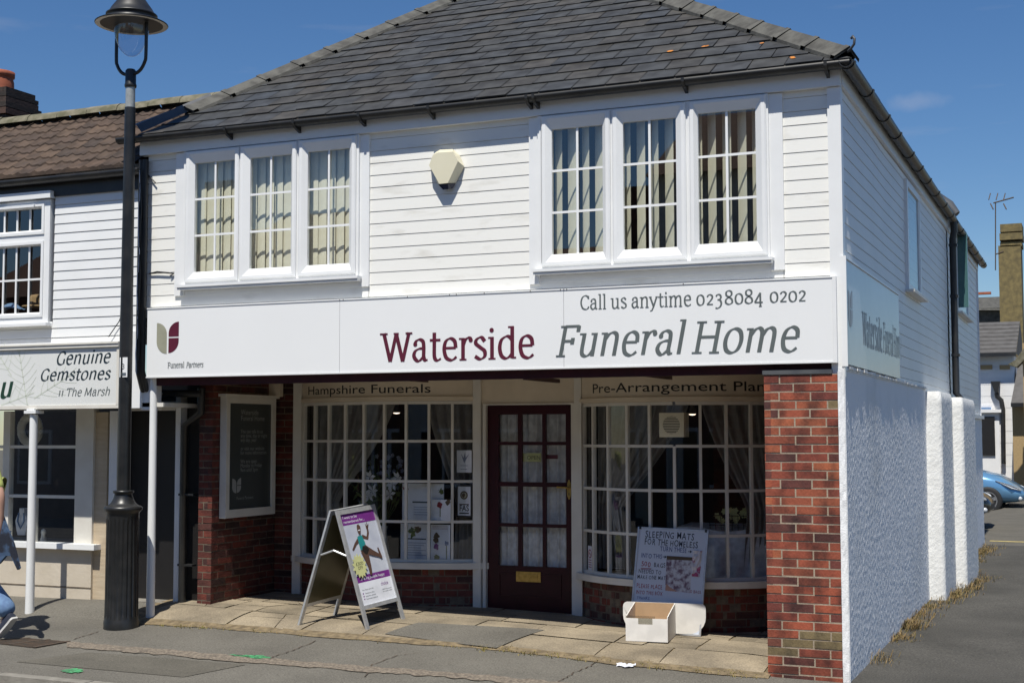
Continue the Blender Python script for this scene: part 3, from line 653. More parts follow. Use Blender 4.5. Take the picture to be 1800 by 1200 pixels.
def slates(mb, o, u, v, n, poly, vmax, u0, u1, gauge=.262, wd=.302):
    r = 0; vv = 0.0
    while vv < vmax:
        x = u0 - (wd*.5 if r % 2 else 0) + random.uniform(-.012, .012)
        while x < u1:
            a, b = x+.0045, x+wd-.0045; j0, j1 = random.uniform(-.008, .008), random.uniform(-.007, .007); rv = random.random(); lift = .011+random.uniform(-.003, .005)
            q = clip_poly([(a, vv+j0), (b, vv+j0+random.uniform(-.003, .003)), (b, vv+gauge+.01), (a, vv+gauge+.01)], poly)
            if len(q) > 2:
                f = lambda p: o+u*p[0]+v*p[1]+n*(lift*(1-min(max((p[1]-vv)/gauge, 0), 1))+.002)
                mb.face([f(p) for p in q], rv)
                lo = [p for p in q if p[1] < vv+.02]
                if len(lo) >= 2:
                    lo.sort(); p0, p1 = f(lo[0]), f(lo[-1]); mb.face([p0-n*.012, p1-n*.012, p1, p0], rv)
            x += wd
        vv += gauge; r += 1
roof = MB()
def plane_slates(mb, a, b, c, d=None):
    """a to b is the eave, then up to c (and d)"""
    u = (b-a).normalized(); n = (b-a).cross(c-a).normalized(); v = n.cross(u)
    pts = [a, b, c]+([d] if d else [])
    poly = [((p-a).dot(u), (p-a).dot(v)) for p in pts]
    slates(mb, a, u, v, n, poly, max(p[1] for p in poly), min(p[0] for p in poly)-.3, max(p[0] for p in poly)+.3)
    mb.face([p-n*.004 for p in pts], .8)
plane_slates(roof, EL, ER, APEX)
RB = Vector((APEX.x, 8.5, APEX.z)); ERB = Vector((ER.x, 8.5, 4.575)); ELB = Vector((EL.x, 8.5, 4.575))
plane_slates(roof, ER, ERB, RB, APEX); plane_slates(roof, ELB, EL, APEX, RB)
roof.face([ELB, ERB, RB])
RF = roof.build('roof', M_SLATE, shop, fix=False)
def hip_tiles(a, b, nl, nr, L=.47, wd=.125):
    d = (b-a); T = d.length; d.normalize(); mb = MB(); k = 0; s = .0
    up = (nl+nr).normalized(); wl = (nl.cross(d)).normalized(); wr = (d.cross(nr)).normalized()
    if wl.dot(up) > 0: wl = -wl
    while s < T:
        e = min(s+L, T); rv = random.random(); 
        def rim(t, lift, ext):
            c = a+d*t+up*(.032+lift); return [c+wl*ext-up*.0, c+wl*ext*.35+up*.030, c+up*.045, c+wr*ext*.35+up*.030, c+wr*ext]
        r0, r1, r2 = rim(s, .017, wd), rim(s+.06, .017, wd), rim(s+.062, .008, wd-.004); r3 = rim(e+.02, .006, wd-.012)
        mb.grid([[p-up*.02 for p in r0], r0, r1, r2, r3], rv)
        mb.face([p-up*.028 for p in reversed(r0)]+r0, rv)
        for sgn in (0, -1): mb.face([r2[sgn], r3[sgn], r3[sgn]-up*.03, r2[sgn]-up*.03], rv)
        s += L; k += 1
    mb.build('hip_tiles', M_HIP, RF, fix=False)
NR_ = Vector((ERB-ER).cross(APEX-ER)).normalized(); NL_ = Vector((EL-ELB).cross(APEX-ELB)).normalized()
hip_tiles(EL+(APEX-EL).normalized()*.62, APEX, NL_, NF); hip_tiles(ER+(APEX-ER).normalized()*.06, APEX, NF, NR_)
hip_tiles(APEX, RB, NL_, NR_)
mb = MB(); h = ER+(APEX-ER).normalized()*.05
mb.tube([h+Vector((.0, 0, .05)), h+Vector((.03, -.03, .06)), h+Vector((.06, -.05, .09)), h+Vector((.065, -.055, .13)), h+Vector((.05, -.045, .155)), h+Vector((.035, -.035, .14))], .011, 8)
mb.build('hip_iron', M_LEAD, RF)
mb = MB()
for px, py in ((1182, 90), (1240, 82), (1245, 81), (1336, 77), (1400, 102), (1396, 101), (1285, 38)):
    p = PPL(px, py, E0+NF*.012, NF)
    for _ in range(1):
        c = p+Vector((random.uniform(-.03, .03), random.uniform(-.006, .006), 0)); c.z = 4.575+TAN*(c.y+.09)+.014
        r = random.uniform(.012, .02); mb.face([(c.x+r*1.6*math.cos(k), c.y+r*math.sin(k), c.z+r*math.sin(k)*TAN+.004) for k in (0, 1.05, 2.1, 3.14, 4.2, 5.2)])
mb.build_each('lichen', M_ORANGE, RF, fix=False)
# ---- gutters
def half_gutter(path, r, out):
    mb = MB(); path = [Vector(p) for p in path]; rows = []
    for p in path:
        rows.append([p+out*(math.cos(a)*r)+Vector((0, 0, -math.sin(a)*r)) for a in [math.pi*k/8 for k in range(9)]]
                    + [p+out*(math.cos(a)*(r-.006))+Vector((0, 0, -math.sin(a)*(r-.006))) for a in [math.pi*(8-k)/8 for k in range(9)]])
    mb.grid(rows, 0, True, True); mb.face(rows[0]); mb.face(rows[-1]); return mb
yg = -.055; zg = 4.565; gx0 = P(209, 243, yg).x
gp = [(x, yg, zg+.018*((x+5)/3.5)**2*.6-.004) for x in rng(gx0, -1.70, .35)]
FG = half_gutter(gp, .057, Vector((0, -1, 0))).build('gutter', M_BLACKG, shop)
mb = MB()
for px, py in ((400, 235), (520, 222), (635, 211), (757, 200), (929, 181), (941, 180), (1203, 153), (1453, 128)):
    x = P(px, py, yg).x; z = zg+.018*((x+5)/3.5)**2*.6-.004
    mb.prism([(x-.013, .02, z-.005), (x-.013, yg-.062, z+.004), (x-.013, yg-.060, z-.03), (x-.013, yg-.02, z-.068), (x-.013, .02, z-.10)], (.026, 0, 0))
mb.build_each('gutter_bracket', M_BLACKG, FG)
xg = -1.725
SG = half_gutter([(xg, y, 4.565) for y in rng(-.115, 8.45, .6)], .057, Vector((1, 0, 0))).build('gutter', M_BLACKG, shop)
SG2 = half_gutter([(xg, y, 4.555) for y in rng(8.7, 13.95, .6)], .057, Vector((1, 0, 0))).build('gutter', M_BLACKG, shop)
mb = MB()
for y in [-.07, .9, 1.9, 2.7, 3.7, 4.5, 5.3, 6.2, 7.1, 8.0]:
    mb.grid([[(xg+math.cos(a)*.066, y+dy, 4.567-math.sin(a)*.066) for a in [math.pi*k/10 for k in range(11)]] for dy in (0, .05)]); mb.face([(xg+math.cos(a)*.066, y, 4.567-math.sin(a)*.066) for a in [math.pi*k/10 for k in range(11)]])
mb.build_each('gutter_joint', M_BLACKG, SG, fix=False)
mb = MB()
for y in (9.4, 10.3, 11.1, 12.0, 12.9, 13.6):
    mb.grid([[(xg+math.cos(a)*.066, y+dy, 4.557-math.sin(a)*.066) for a in [math.pi*k/10 for k in range(11)]] for dy in (0, .05)]); mb.face([(xg+math.cos(a)*.066, y, 4.557-math.sin(a)*.066) for a in [math.pi*k/10 for k in range(11)]])
mb.build_each('gutter_joint', M_BLACKG, SG2, fix=False)
# rear roof, lower ridge
mb = MB(); a, b = Vector((-1.69, 8.55, 4.575)), Vector((-1.69, 13.9, 4.575)); c, d = Vector((-4.0, 13.9, 5.9)), Vector((-4.0, 8.55, 5.9))
plane_slates(mb, a, b, c, d); mb.face([a, d, (-6.4, 8.55, 4.575)]); mb.face([b, c, (-6.4, 13.9, 4.575)]); mb.face([d, c, (-6.4, 13.9, 4.575), (-6.4, 8.55, 4.575)])
mb.build('rear_roof', M_SLATE, shop, fix=False)
mb = MB(); mb.tube([(-1.68, 8.50, 4.62), (-1.78, 8.52, 4.74), (-2.0, 8.52, 4.90), (-2.5, 8.52, 5.2)], [.06, .09, .10, .10], 8); mb.build('verge_flashing', M_LEAD, shop)
mb = MB(); mb.tube([(xg, 8.6, 4.55), (xg, 8.6, 4.40), (xg-.02, 8.6, 4.30), (xg-.02, 8.6, 2.2), (xg+.13, 8.6, 2.02), (xg+.13, 8.6, G(-1.6, 8.6)-.02)], .046, 10)
for z in (4.2, 3.5, 2.7, 1.6, .8): mb.box(xg-.07, xg+.04 if z > 2 else xg+.19, 8.55, 8.65, z, z+.035)
mb.build('downpipe', M_BLACKG, shop)

# ---- side wall below: roughcast, buttresses
mb = MB(); ys = rng(.035, 5.5, .022); n_z = 104; rows = []
for i in range(n_z+1):
    r = []
    for y in ys:
        zb, zt = G(-1.78, y)-.03, 2.17; z = zb+(zt-zb)*i/n_z
        d = 0 if (y < .05) else max(0, random.gauss(.0006, .0010))+.004*math.sin(y*3.1+z*2)*.5
        r.append((-1.808+d, y, z))
    rows.append(r)
mb.grid(rows)
mb.grid([[(-1.858+(.05)*k/3+ (random.uniform(-.004, .004) if 0 < k < 3 else 0), .028+random.uniform(-.004, .004), -.36+2.50*i/40) for k in range(4)] for i in range(41)])
mb.grid([[(-1.808, .032, -.36+2.53*i/40), (-1.801, .04, -.36+2.53*i/40)] for i in range(41)])
mb.box(-1.858, -1.812, .04, 5.5, 2.10, 2.168)
mb.build('roughcast_wall', M_PLASTER, shop, fix=False)
def rough_block(x1, y0, y1, z1, name):
    m = MB(); x0 = -1.86; zb = -.35; rr = .05
    outline = [(x0, y0), (x1-rr, y0)]+[(x1-rr+rr*math.sin(a), y0+rr-rr*math.cos(a)) for a in [k*math.pi/8 for k in range(1, 5)]]+[(x1, y1-.01), (x0, y1)]
    dense = []
    for p, q in zip(outline, outline[1:]):
        L = math.hypot(q[0]-p[0], q[1]-p[1]); k = max(1, int(L/.025)); dense += [(p[0]+(q[0]-p[0])*i/k, p[1]+(q[1]-p[1])*i/k) for i in range(k)]
    dense.append(outline[-1])
    rows = []
    for i in range(91):
        z = zb+(z1-zb)*i/90; ins = .02*max(0, (i-86)/4)**2
        rows.append([(x+random.uniform(-.0013, .0013)-ins, y+random.uniform(-.0013, .0013)+ins, z) for x, y in dense])
    m.grid(rows); m.face(rows[-1]); m.build(name, M_PLASTER2, shop, fix=False)
rough_block(-1.63, 5.5, 6.75, 2.14, 'buttress'); rough_block(-1.50, 6.75, 8.45, 2.10, 'buttress')
mb = MB(); mb.grid([[(-1.79+max(0, random.gauss(.0006, .001)), y, G(-1.7, y)-.03+(1.95-G(-1.7, y)+.03)*i/40) for y in rng(8.45, 13.5, .05)] for i in range(41)])
mb.face([(-1.79, 13.5, -.4), (-6.5, 13.5, -.4), (-6.5, 13.5, 4.5), (-1.79, 13.5, 4.5)])
mb.build('rear_wall', M_PLASTER, shop, fix=False)
mb = MB(); mb.box(-1.84, -1.745, 8.62, 13.5, 1.90, 1.955); mb.build('rear_ledge', M_CLADN, shop)
mb = MB(); mb.box(-1.835, -1.800, .16, 5.5, 2.150, 2.165)
for y in rng(.2, 5.4, .18): mb.box(-1.84, -1.792+random.uniform(-.004, .008), y, y+.17, 2.166, 2.182+random.uniform(-.004, .01))
mb.build('plaster_ledge', M_PLASTER2, shop)
# side windows
def side_window(px0, px1, pyt, pyb, g):
    y0, y1 = PX(px0, 450, XR).y, PX(px1, 450, XR).y; zt, zb = PX(px0, pyt, XR).z, PX(px0, pyb, XR).z
    m = MB(); x = XR+.012
    m.box(x-.03, x+.022, y0, y0+.07, zb, zt); m.box(x-.03, x+.022, y1-.07, y1, zb, zt); m.box(x-.03, x+.021, y0+.07, y1-.07, zt-.07, zt); m.box(x-.03, x+.021, y0+.07, y1-.07, zb, zb+.07)
    m.box(x-.02, x+.016, y0+.07, y0+.13, zb+.07, zt-.07); m.box(x-.02, x+.016, y1-.13, y1-.07, zb+.07, zt-.07)
    W = m.build('window', M_WHITE, shop)
    m = MB(); m.box(x-.02, x+.085, y0-.06, y1+.05, zb-.03, zb-.001); m.build('sill', M_CREAMW, W)
    m = MB(); m.face([(x+.004, y0+.13, zb+.07), (x+.004, y1-.13, zb+.07), (x+.004, y1-.13, zt-.07), (x+.004, y0+.13, zt-.07)]); m.build('pane', g, W, fix=False)
    return y0, y1, zb, zt
side_window(1591, 1614, 318, 508, G_SIDE)
y0, y1, zb, zt = side_window(1678, 1697, 405, 545, G_SIDE)
mb = MB(); mb.box(-1.80, -1.66, y0+.06, y0+.10, zb+.06, zt-.05); mb.build('open_casement', M_TEALG, shop)

# ---- the recess
mbb, mbm = MB(), MB()
def rv_r(c, s):
    if c > 31 and s > .3 and random.random() < .6: return random.uniform(.95, 1)
    if 3 < c < 8 and random.random() < .35: return random.uniform(.95, 1)
    return random.random()*.94
bricks(mbb, mbm, lambda s: (-2.44+s, .03, 0, -1), .58, -.36, 36, rvf=rv_r, wob=.003)
bricks(mbb, mbm, lambda s: (-2.44, 1.75-s, -1, 0), 1.72, -.36, 36)
bm_ = mbb.build('brick_pier', M_BRICK, shop); mbm.build('mortar', M_MORTAR, bm_)
mb = MB(); mb.box(-2.45, -1.90, .02, .30, 2.125, 2.16); mb.build('pier_cap', M_LEAD, shop)
mbb, mbm = MB(), MB()
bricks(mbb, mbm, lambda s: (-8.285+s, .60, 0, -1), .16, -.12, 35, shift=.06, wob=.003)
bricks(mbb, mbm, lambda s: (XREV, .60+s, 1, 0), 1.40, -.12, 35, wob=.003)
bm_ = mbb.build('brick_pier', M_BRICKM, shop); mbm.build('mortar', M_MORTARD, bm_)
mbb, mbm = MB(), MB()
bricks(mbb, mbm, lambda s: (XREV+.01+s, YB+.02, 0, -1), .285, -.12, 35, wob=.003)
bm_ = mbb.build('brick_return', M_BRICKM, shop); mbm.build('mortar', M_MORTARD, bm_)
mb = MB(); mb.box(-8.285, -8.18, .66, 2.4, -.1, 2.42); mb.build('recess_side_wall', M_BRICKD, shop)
mb = MB(); mb.box(-8.45, -1.905, .085, .16, 2.135, 2.215); mb.build('fascia_beam', M_MAROON, shop)
mb = MB(); mb.box(-8.3, -1.95, .16, 2.0, 2.38, 2.43); mb.build('soffit', M_CREAM, shop)
for (xa, ya, xb, yb) in ((400, 668, 555, 670), (645, 664, 750, 669), (905, 661, 981, 670), (1110, 655, 1178, 664)):
    p = P(xb, yb, .95); m = MB(); m.box(p.x-.02, p.x+.02, .16, .95, p.z-.015, p.z+.02); m.build('soffit_rod', M_MAROON, shop)
c0 = PG(264, 1090)
mb = MB(); mb.lathe((c0.x, c0.y, c0.z-.01), [(.043, 0), (.041, .3), (.038, 1.2), (.036, 2.25-c0.z)], 16); mb.build('column', M_WHITE, shop)

def arc(xc, wd, phi, yc):
    Rr = wd/2/math.sin(phi)
    def f(t, d=0.0): return (xc+(Rr+d)*math.sin(t), yc+Rr*math.cos(phi)-(Rr+d)*math.cos(t))
    return f, Rr
def arc_strip(mb, f, ta, tb, d0, d1, z0, z1, n=24):
    rows = []
    for k in range(n+1):
        t = ta+(tb-ta)*k/n; a, b = f(t, d0), f(t, d1)
        rows.append([(b[0], b[1], z0), (b[0], b[1], z1), (a[0], a[1], z1), (a[0], a[1], z0)])
    mb.grid(rows, 0, False, True); mb.face(rows[0]); mb.face(rows[-1])
def bow_window(xc, wd, phi, yc, zt, zs, skip_top=None):
    f, Rr = arc(xc, wd, phi, yc); n = 9
    m = MB()
    ts = [-phi+2*phi*k/n for k in range(n+1)]
    zr = [zs+(zt-zs)*k/4 for k in range(5)]
    hb = .013
    for k, t in enumerate(ts):
        h = .03 if k in (0, n) else hb; dt = h/Rr
        top = zr[3] if k == skip_top else zt
        arc_strip(m, f, t-dt, t+dt, -.022, .016, zs, top, 2)
    for r in range(5):
        h = .03 if r in (0, 4) else hb
        for k in range(n):
            arc_strip(m, f, ts[k]+(hb/Rr)*1.01, ts[k+1]-(hb/Rr)*1.01, -.021, .0135, zr[r]-(0 if r == 0 else h), zr[r]+(0 if r == 4 else h), 3)
    B = m.build('bow_window', M_CREAMW, shop, fix=True)
    m = MB(); m.grid([[(*f(-phi+2*phi*k/27, -.004), z) for k in range(28)] for z in (zs, zt)]); m.build('pane', G_SHOP, B, fix=False)
    m = MB(); arc_strip(m, f, -phi-.06, phi+.06, -.12, .085, zs-.062, zs-.002); m.build('sill', M_CREAMW, B)
    a0, a1 = f(-phi, .0), f(phi, .0)
    bb, bmr = MB(), MB()
    def path(s):
        t = -phi+s/Rr; x, y = f(t, .02); return (x, y, math.sin(t), -math.cos(t))
    nc = 9; bricks(bb, bmr, path, 2*phi*Rr, zs-.064-nc*.069, nc, bl=.215, wob=.002)
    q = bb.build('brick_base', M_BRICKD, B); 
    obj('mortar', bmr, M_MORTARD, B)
    m = MB(); arc_strip(m, f, -phi-.03, phi+.03, -.06, .030, zt+.002, 2.38, 28)
    arc_strip(m, f, -phi-.03, phi+.03, .031, .052, zt+.012, zt+.045, 28); m.build('curved_fascia', M_CREAM, B)
    return f, Rr, B
FL_, RL_, BOWL = bow_window(-6.744, 2.005, .549, YB, 1.99, .386)
FR_, RR_, BOWR = bow_window(-3.667, 1.85, .883, YB, 1.949, .333, skip_top=5)
mb = MB()
for x0, x1, zb in ((-7.845, -7.745, .0), (-5.745, -5.66, -.1), (-4.665, -4.59, -.15), (-2.745, -2.62, -.1)): mb.box(x0, x1, YB-.06, YB+.06, zb-.1, 2.38)
mb.build_each('window_post', M_CREAMW, shop)
mb = MB(); mb.box(-5.66, -4.665, YB-.03, YB+.02, 1.962, 2.379); mb.build_each('door_fascia', M_CREAM, shop)
mb = MB(); mb.box(-5.645, -5.612, YB-.045, YB+.03, -.2, 1.96); mb.box(-4.702, -4.668, YB-.045, YB+.03, -.2, 1.96); mb.box(-5.612, -4.702, YB-.045, YB+.03, 1.945, 1.96); mb.build('door_frame', M_CREAMW, shop)
mb = MB(); mb.box(-5.61, -4.70, YB-.10, YB+.05, -.30, -.075); mb.build('doorstep', M_KERB, shop)
# lettering on the curved fascias
def arc_text(s, f, Rr, pxa, pxb, pyb, cap, par, z):
    def tpx(px):
        lo, hi = -1.2, 1.2
        for _ in range(50):
            mid = .5*(lo+hi); x, y = f(mid, .03); d = Vector((x, y, z))-CAM
            if 900+F_PX*d.dot(RT)/d.dot(FW) < px: lo = mid
            else: hi = mid
        return lo
    ta = tpx(pxa); polys, wd = font_text(s, 1.0, .004); tb = tpx(pxb)
    m = MB(); k = (tb-ta)/wd
    for pl, _ in polys:
        pp = []
        for px, py in pl: x, y = f(ta+px*k, .0315); pp.append((x, y, z+py*cap/.7))
        m.face(pp)
    m.build('lettering', M_TXTB, par, fix=False)
arc_text('Hampshire Funerals', FL_, RL_, 541, 757, 692, .088, BOWL, 2.075)
# the second line runs on behind the brick pier
arc_text('Pre-Arrangement Plans', FR_, RR_, 1041, 1357, 692, .088, BOWR, 2.045)

# ---- door
D = MB(); dx0, dx1, dz0, dz1 = -5.61, -4.705, -.07, 1.942
cx = [P(px, 850, YB).x for px in (876, 910, 917, 953, 959, 995)]
rz = [(P(930, a, YB).z, P(930, b, YB).z) for a, b in ((776, 728), (847, 782), (920, 855), (995, 926))]
D.box(dx0, cx[0], YB, YB+.045, dz0, dz1); D.box(cx[5], dx1, YB, YB+.045, dz0, dz1)
D.box(cx[0], cx[5], YB, YB+.045, dz0, rz[3][0]); D.box(cx[0], cx[5], YB, YB+.045, rz[0][1], dz1)
D.box(cx[1], cx[2], YB+.004, YB+.04, rz[3][0], rz[0][1]); D.box(cx[3], cx[4], YB+.004, YB+.04, rz[3][0], rz[0][1])
for i in range(3):
    for a, b in ((0, 1), (2, 3), (4, 5)): D.box(cx[a], cx[b], YB+.004, YB+.04, rz[i+1][1], rz[i][0])
D.box(dx0+.12, dx1-.12, YB-.008, YB+.001, .06, .075); D.box(dx0+.12, dx1-.12, YB-.008, YB+.001, .28, .295); D.box(dx0+.12, dx0+.135, YB-.008, YB+.001, .075, .28); D.box(dx1-.135, dx1-.12, YB-.008, YB+.001, .075, .28)
DOOR = D.build('door', M_MAROON, shop)
mb = MB()
for (z0, z1) in rz:
    for a, b in ((0, 1), (2, 3), (4, 5)): mb.face([(cx[a], YB+.02, z0), (cx[b], YB+.02, z0), (cx[b], YB+.02, z1), (cx[a], YB+.02, z1)])
mb.build('pane', G_SHOP, DOOR, fix=False)
def curtain(x0, x1, z0, z1, Y, m, par, amp=.02, wl=.09, name='curtain', edge=None, n=None):
    """hanging folds; edge(v) gives the left and right side as it falls (0 top, 1 bottom)"""
    mb = MB(); n = n or max(12, int((x1-x0)/wl*8)); rows = []; ph = random.uniform(0, 6)
    for j in range(15):
        v = j/14; a, b = edge(v) if edge else (x0, x1); r = []
        for i in range(n+1):
            u = i/n; q = u*(x1-x0)/wl*6.283+ph
            r.append((a+(b-a)*u, Y+amp*(math.sin(q)+.4*math.sin(q*1.7+1)+.25*math.sin(q*3.1+v*2)), z1+(z0-z1)*v))
        rows.append(r)
    mb.grid(rows, 0, True); return mb.build(name, m, par, fix=False)
curtain(dx0+.05, dx1-.05, rz[3][0]-.05, rz[0][1]+.05, YB+.12, M_NET, DOOR, .022, .075)
mb = MB(); p0, p1 = P(908, 1021, YB), P(951, 1005, YB)
mb.box(p0.x, p1.x, YB-.012, YB-.001, p0.z, p1.z); LB = mb.build('letter_plate', M_BRASS, DOOR)
mb = MB(); mb.box(p0.x+.03, p1.x-.03, YB-.017, YB-.012, p0.z+.022, p1.z-.022); mb.build('letter_flap', M_BRASS, LB)
mb = MB(); hx = dx1-.035; hz = P(999, 860, YB).z
mb.prism([(hx+.022*math.cos(k*.6283)*(1.0 if abs(math.sin(k*.6283)) < .9 else .6), YB-.001, hz+.10*math.sin(k*.6283)) for k in range(10)], (0, -.008, 0))
H = mb.build('handle_plate', M_BRASS, DOOR)
mb = MB(); mb.tube([(hx, YB-.008, hz+.02), (hx, YB-.05, hz+.02), (hx-.03, YB-.055, hz+.022), (hx-.11, YB-.05, hz+.024)], .009, 8); mb.build('door_handle', M_BRASS, H)
mb = MB(); mb.face([(hx-.005, YB-.0095, hz-.055), (hx+.005, YB-.0095, hz-.055), (hx+.004, YB-.0095, hz-.03), (hx-.004, YB-.0095, hz-.03)]); mb.build('keyhole', M_TXTB, H, fix=False)
# ---- shop interior shell
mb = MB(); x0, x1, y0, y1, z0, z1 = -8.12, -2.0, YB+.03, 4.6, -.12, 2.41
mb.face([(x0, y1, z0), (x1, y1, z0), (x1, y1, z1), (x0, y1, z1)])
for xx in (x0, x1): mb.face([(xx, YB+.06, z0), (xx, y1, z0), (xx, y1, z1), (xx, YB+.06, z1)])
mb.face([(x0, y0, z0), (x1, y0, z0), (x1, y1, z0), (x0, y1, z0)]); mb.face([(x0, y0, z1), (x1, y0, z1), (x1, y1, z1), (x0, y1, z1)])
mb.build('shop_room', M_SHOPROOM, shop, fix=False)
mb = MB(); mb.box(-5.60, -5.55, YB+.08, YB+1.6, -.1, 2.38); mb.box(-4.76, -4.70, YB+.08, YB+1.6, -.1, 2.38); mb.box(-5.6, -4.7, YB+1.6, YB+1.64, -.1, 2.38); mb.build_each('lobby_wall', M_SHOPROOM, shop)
YC = YB+.06
for f, par, sets in ((FL_, BOWL, ((-7.68, -6.75, 'l'), (-6.35, -5.80, 'r'))), (FR_, BOWR, ((-4.50, -3.55, 'l'), (-3.45, -2.75, 'r')))):
    for a, b, sd in sets:
        if sd == 'l': e = (lambda a, b: lambda v: (a, b-(b-a)*.72*min(1, v/.62)**1.3 if v < .62 else a+(b-a)*(.28+.25*(v-.62))))(a, b)
        else: e = (lambda a, b: lambda v: (a+(b-a)*.62*min(1, v/.62)**1.3 if v < .62 else b-(b-a)*(.38+.15*(v-.62)), b))(a, b)
        curtain(a, b, .36, 1.97, YC+.08, M_CURT, par, .03, .11, edge=e)
mb = MB(); mb.box(-7.75, -5.75, YB-.10, YB+.5, .32, .345); mb.build('display_shelf', M_CREAMW, BOWL)
mb = MB(); mb.box(-4.58, -2.75, YB-.10, YB+.5, .27, .295); mb.build('display_shelf', M_CREAMW, BOWR)

# ================================================================== SIGNS AND SMALL THINGS ON THE SHOP
RX, UZ, NY = Vector((1, 0, 0)), Vector((0, 0, 1)), Vector((0, -1, 0))
def facade_text(s, parent, name, m, pxa, pxb, ybase, ytop, Y, capfrac=1.0, **kw):
    """pen lettering on a wall facing the street, between two photograph points"""
    a, b = P(pxa[0], pxa[1], Y), P(pxb[0], pxb[1], Y)
    polys, wd = pen_text(s, **kw)
    h = (P(pxa[0], ytop, Y).z-P(pxa[0], ybase, Y).z)/capfrac
    r = Vector((1, 0, (b.z-a.z)/(b.x-a.x))); sx = (b.x-a.x)/wd; x = 0.0
    for word in s.split(' '):
        pw, ww = pen_text(word, **kw)
        lay(pw, ww, Vector((a.x, Y, a.z))+r*(x*sx), r, UZ, NY, name, m, parent, fit=ww*sx, h=h)
        x += sum(GL[c][0]+kw.get('track', 0) for c in word)+kw.get('words', .30)
sgn = thing('shop_sign', 'long white fascia sign with maroon and grey serif lettering over the recessed shopfront', 'sign', (-5.2, .04, 2.22))
SX0, SX1 = P(257.5, 661, 0).x, P(1465, 636, 0).x
j1, j2 = P(597, 590, 0).x, P(991, 570, 0).x
for a, b in ((SX0, j1-.0015), (j1+.0015, j2-.0015), (j2+.0015, SX1)):
    m = MB(); m.box(a, b, 0, .07, ZS, ZT); m.build('sign_panel', M_SIGN, sgn)
m = MB(); m.box(SX0-.004, SX1+.004, -.006, .085, ZT+.001, ZT+.012); m.box(SX0-.004, SX1+.004, -.006, .085, ZS-.012, ZS-.001); m.box(SX1+.001, SX1+.03, -.004, .085, ZS-.012, ZT+.012); m.build_each('edge_trim', M_WHITE, sgn)
m = MB()
for px, py in ((597, 534), (603, 533), (716, 526), (790, 519), (802, 518), (851, 514), (932, 512), (985, 508), (991, 507), (996, 507), (1201, 497)):
    p = P(px, py, -.008); m.lathe((p.x, -.002, ZT+.006), [(.006, -.004), (.006, .004)], 8)
m.build_each('fixing_screw', M_STEELG, sgn)
YT = -.0022
facade_text('Waterside', sgn, 'lettering', M_LOGOM, (670, 636), (941, 628), 637, 587, YT, thick=.142, thin=.055)
facade_text('Funeral Home', sgn, 'lettering', M_TXTG, (976, 627), (1403, 617), 628, 574, YT, thick=.135, thin=.05, italic=.20, words=.22)
facade_text('Call us anytime', sgn, 'lettering', M_TXTG, (1019, 544), (1216, 537), 544, 520, YT, thick=.13, thin=.055)
facade_text('023', sgn, 'lettering', M_TXTG, (1223, 536.5), (1270, 535), 536, 512, YT, thick=.13, thin=.055, track=.03)
facade_text('8084', sgn, 'lettering', M_TXTG, (1273, 535), (1342, 532), 535, 511, YT, thick=.13, thin=.055)
facade_text('0202', sgn, 'lettering', M_TXTG, (1352, 531.5), (1418, 529), 531, 507, YT, thick=.13, thin=.055)
facade_text('Funeral', sgn, 'lettering', M_TXTG, (294.5, 646.5), (324, 645.5), 647, 637.5, YT, thick=.15, thin=.07)
facade_text('Partners', sgn, 'lettering', M_TXTG, (327, 646), (357, 645), 646.5, 637, YT, thick=.15, thin=.07, italic=.2)
def petal(fn, left, mg, mm, par):
    """the leaf shaped mark: grey half and split maroon half; fn maps (u, v) in 0..1 to a point"""
    def curve(sx):
        pts = [(0, 1.0)]
        for k in range(1, 9): a = math.pi/2*k/8; pts.append((.46*math.sin(a), 1-.36*(1-math.cos(a))))
        pts += [(.46, .0)]
        for k in range(1, 9): a = math.pi/2*k/8; pts.append((.46*(1-math.sin(a)), .30*(1-math.cos(a))+0.0))
        return [(u if sx > 0 else 1-u, v) for u, v in pts]
    L = [(0, .98)]+[(.46*math.sin(math.pi/2*k/8), .98-.36*(1-math.cos(math.pi/2*k/8))) for k in range(1, 9)]+[(.46, 0)]+[(.46-.46*math.sin(math.pi/2*k/8), .38*(1-math.cos(math.pi/2*k/8))) for k in range(1, 9)]
    m = MB(); m.face([fn(u, v) for u, v in L]); m.build('logo_leaf', mg, par, fix=False)
    R = [(1-u, v+.02) for u, v in L]
    top = clip_poly(R[::-1] if True else R, [(0, .535), (1, .535), (1, 1.2), (0, 1.2)]); low = clip_poly(R[::-1], [(0, -.2), (1, -.2), (1, .49), (0, .49)])
    m = MB()
    for q in (top, low): m.face([fn(u, v) for u, v in q])
    m.build('logo_leaf', mm, par, fix=False)
a, b = P(275, 622, YT), P(314.5, 565, YT)
petal(lambda u, v: (a.x+(b.x-a.x)*u, YT, a.z+(b.z-a.z)*v), 0, M_LOGOG, M_LOGOM, sgn)

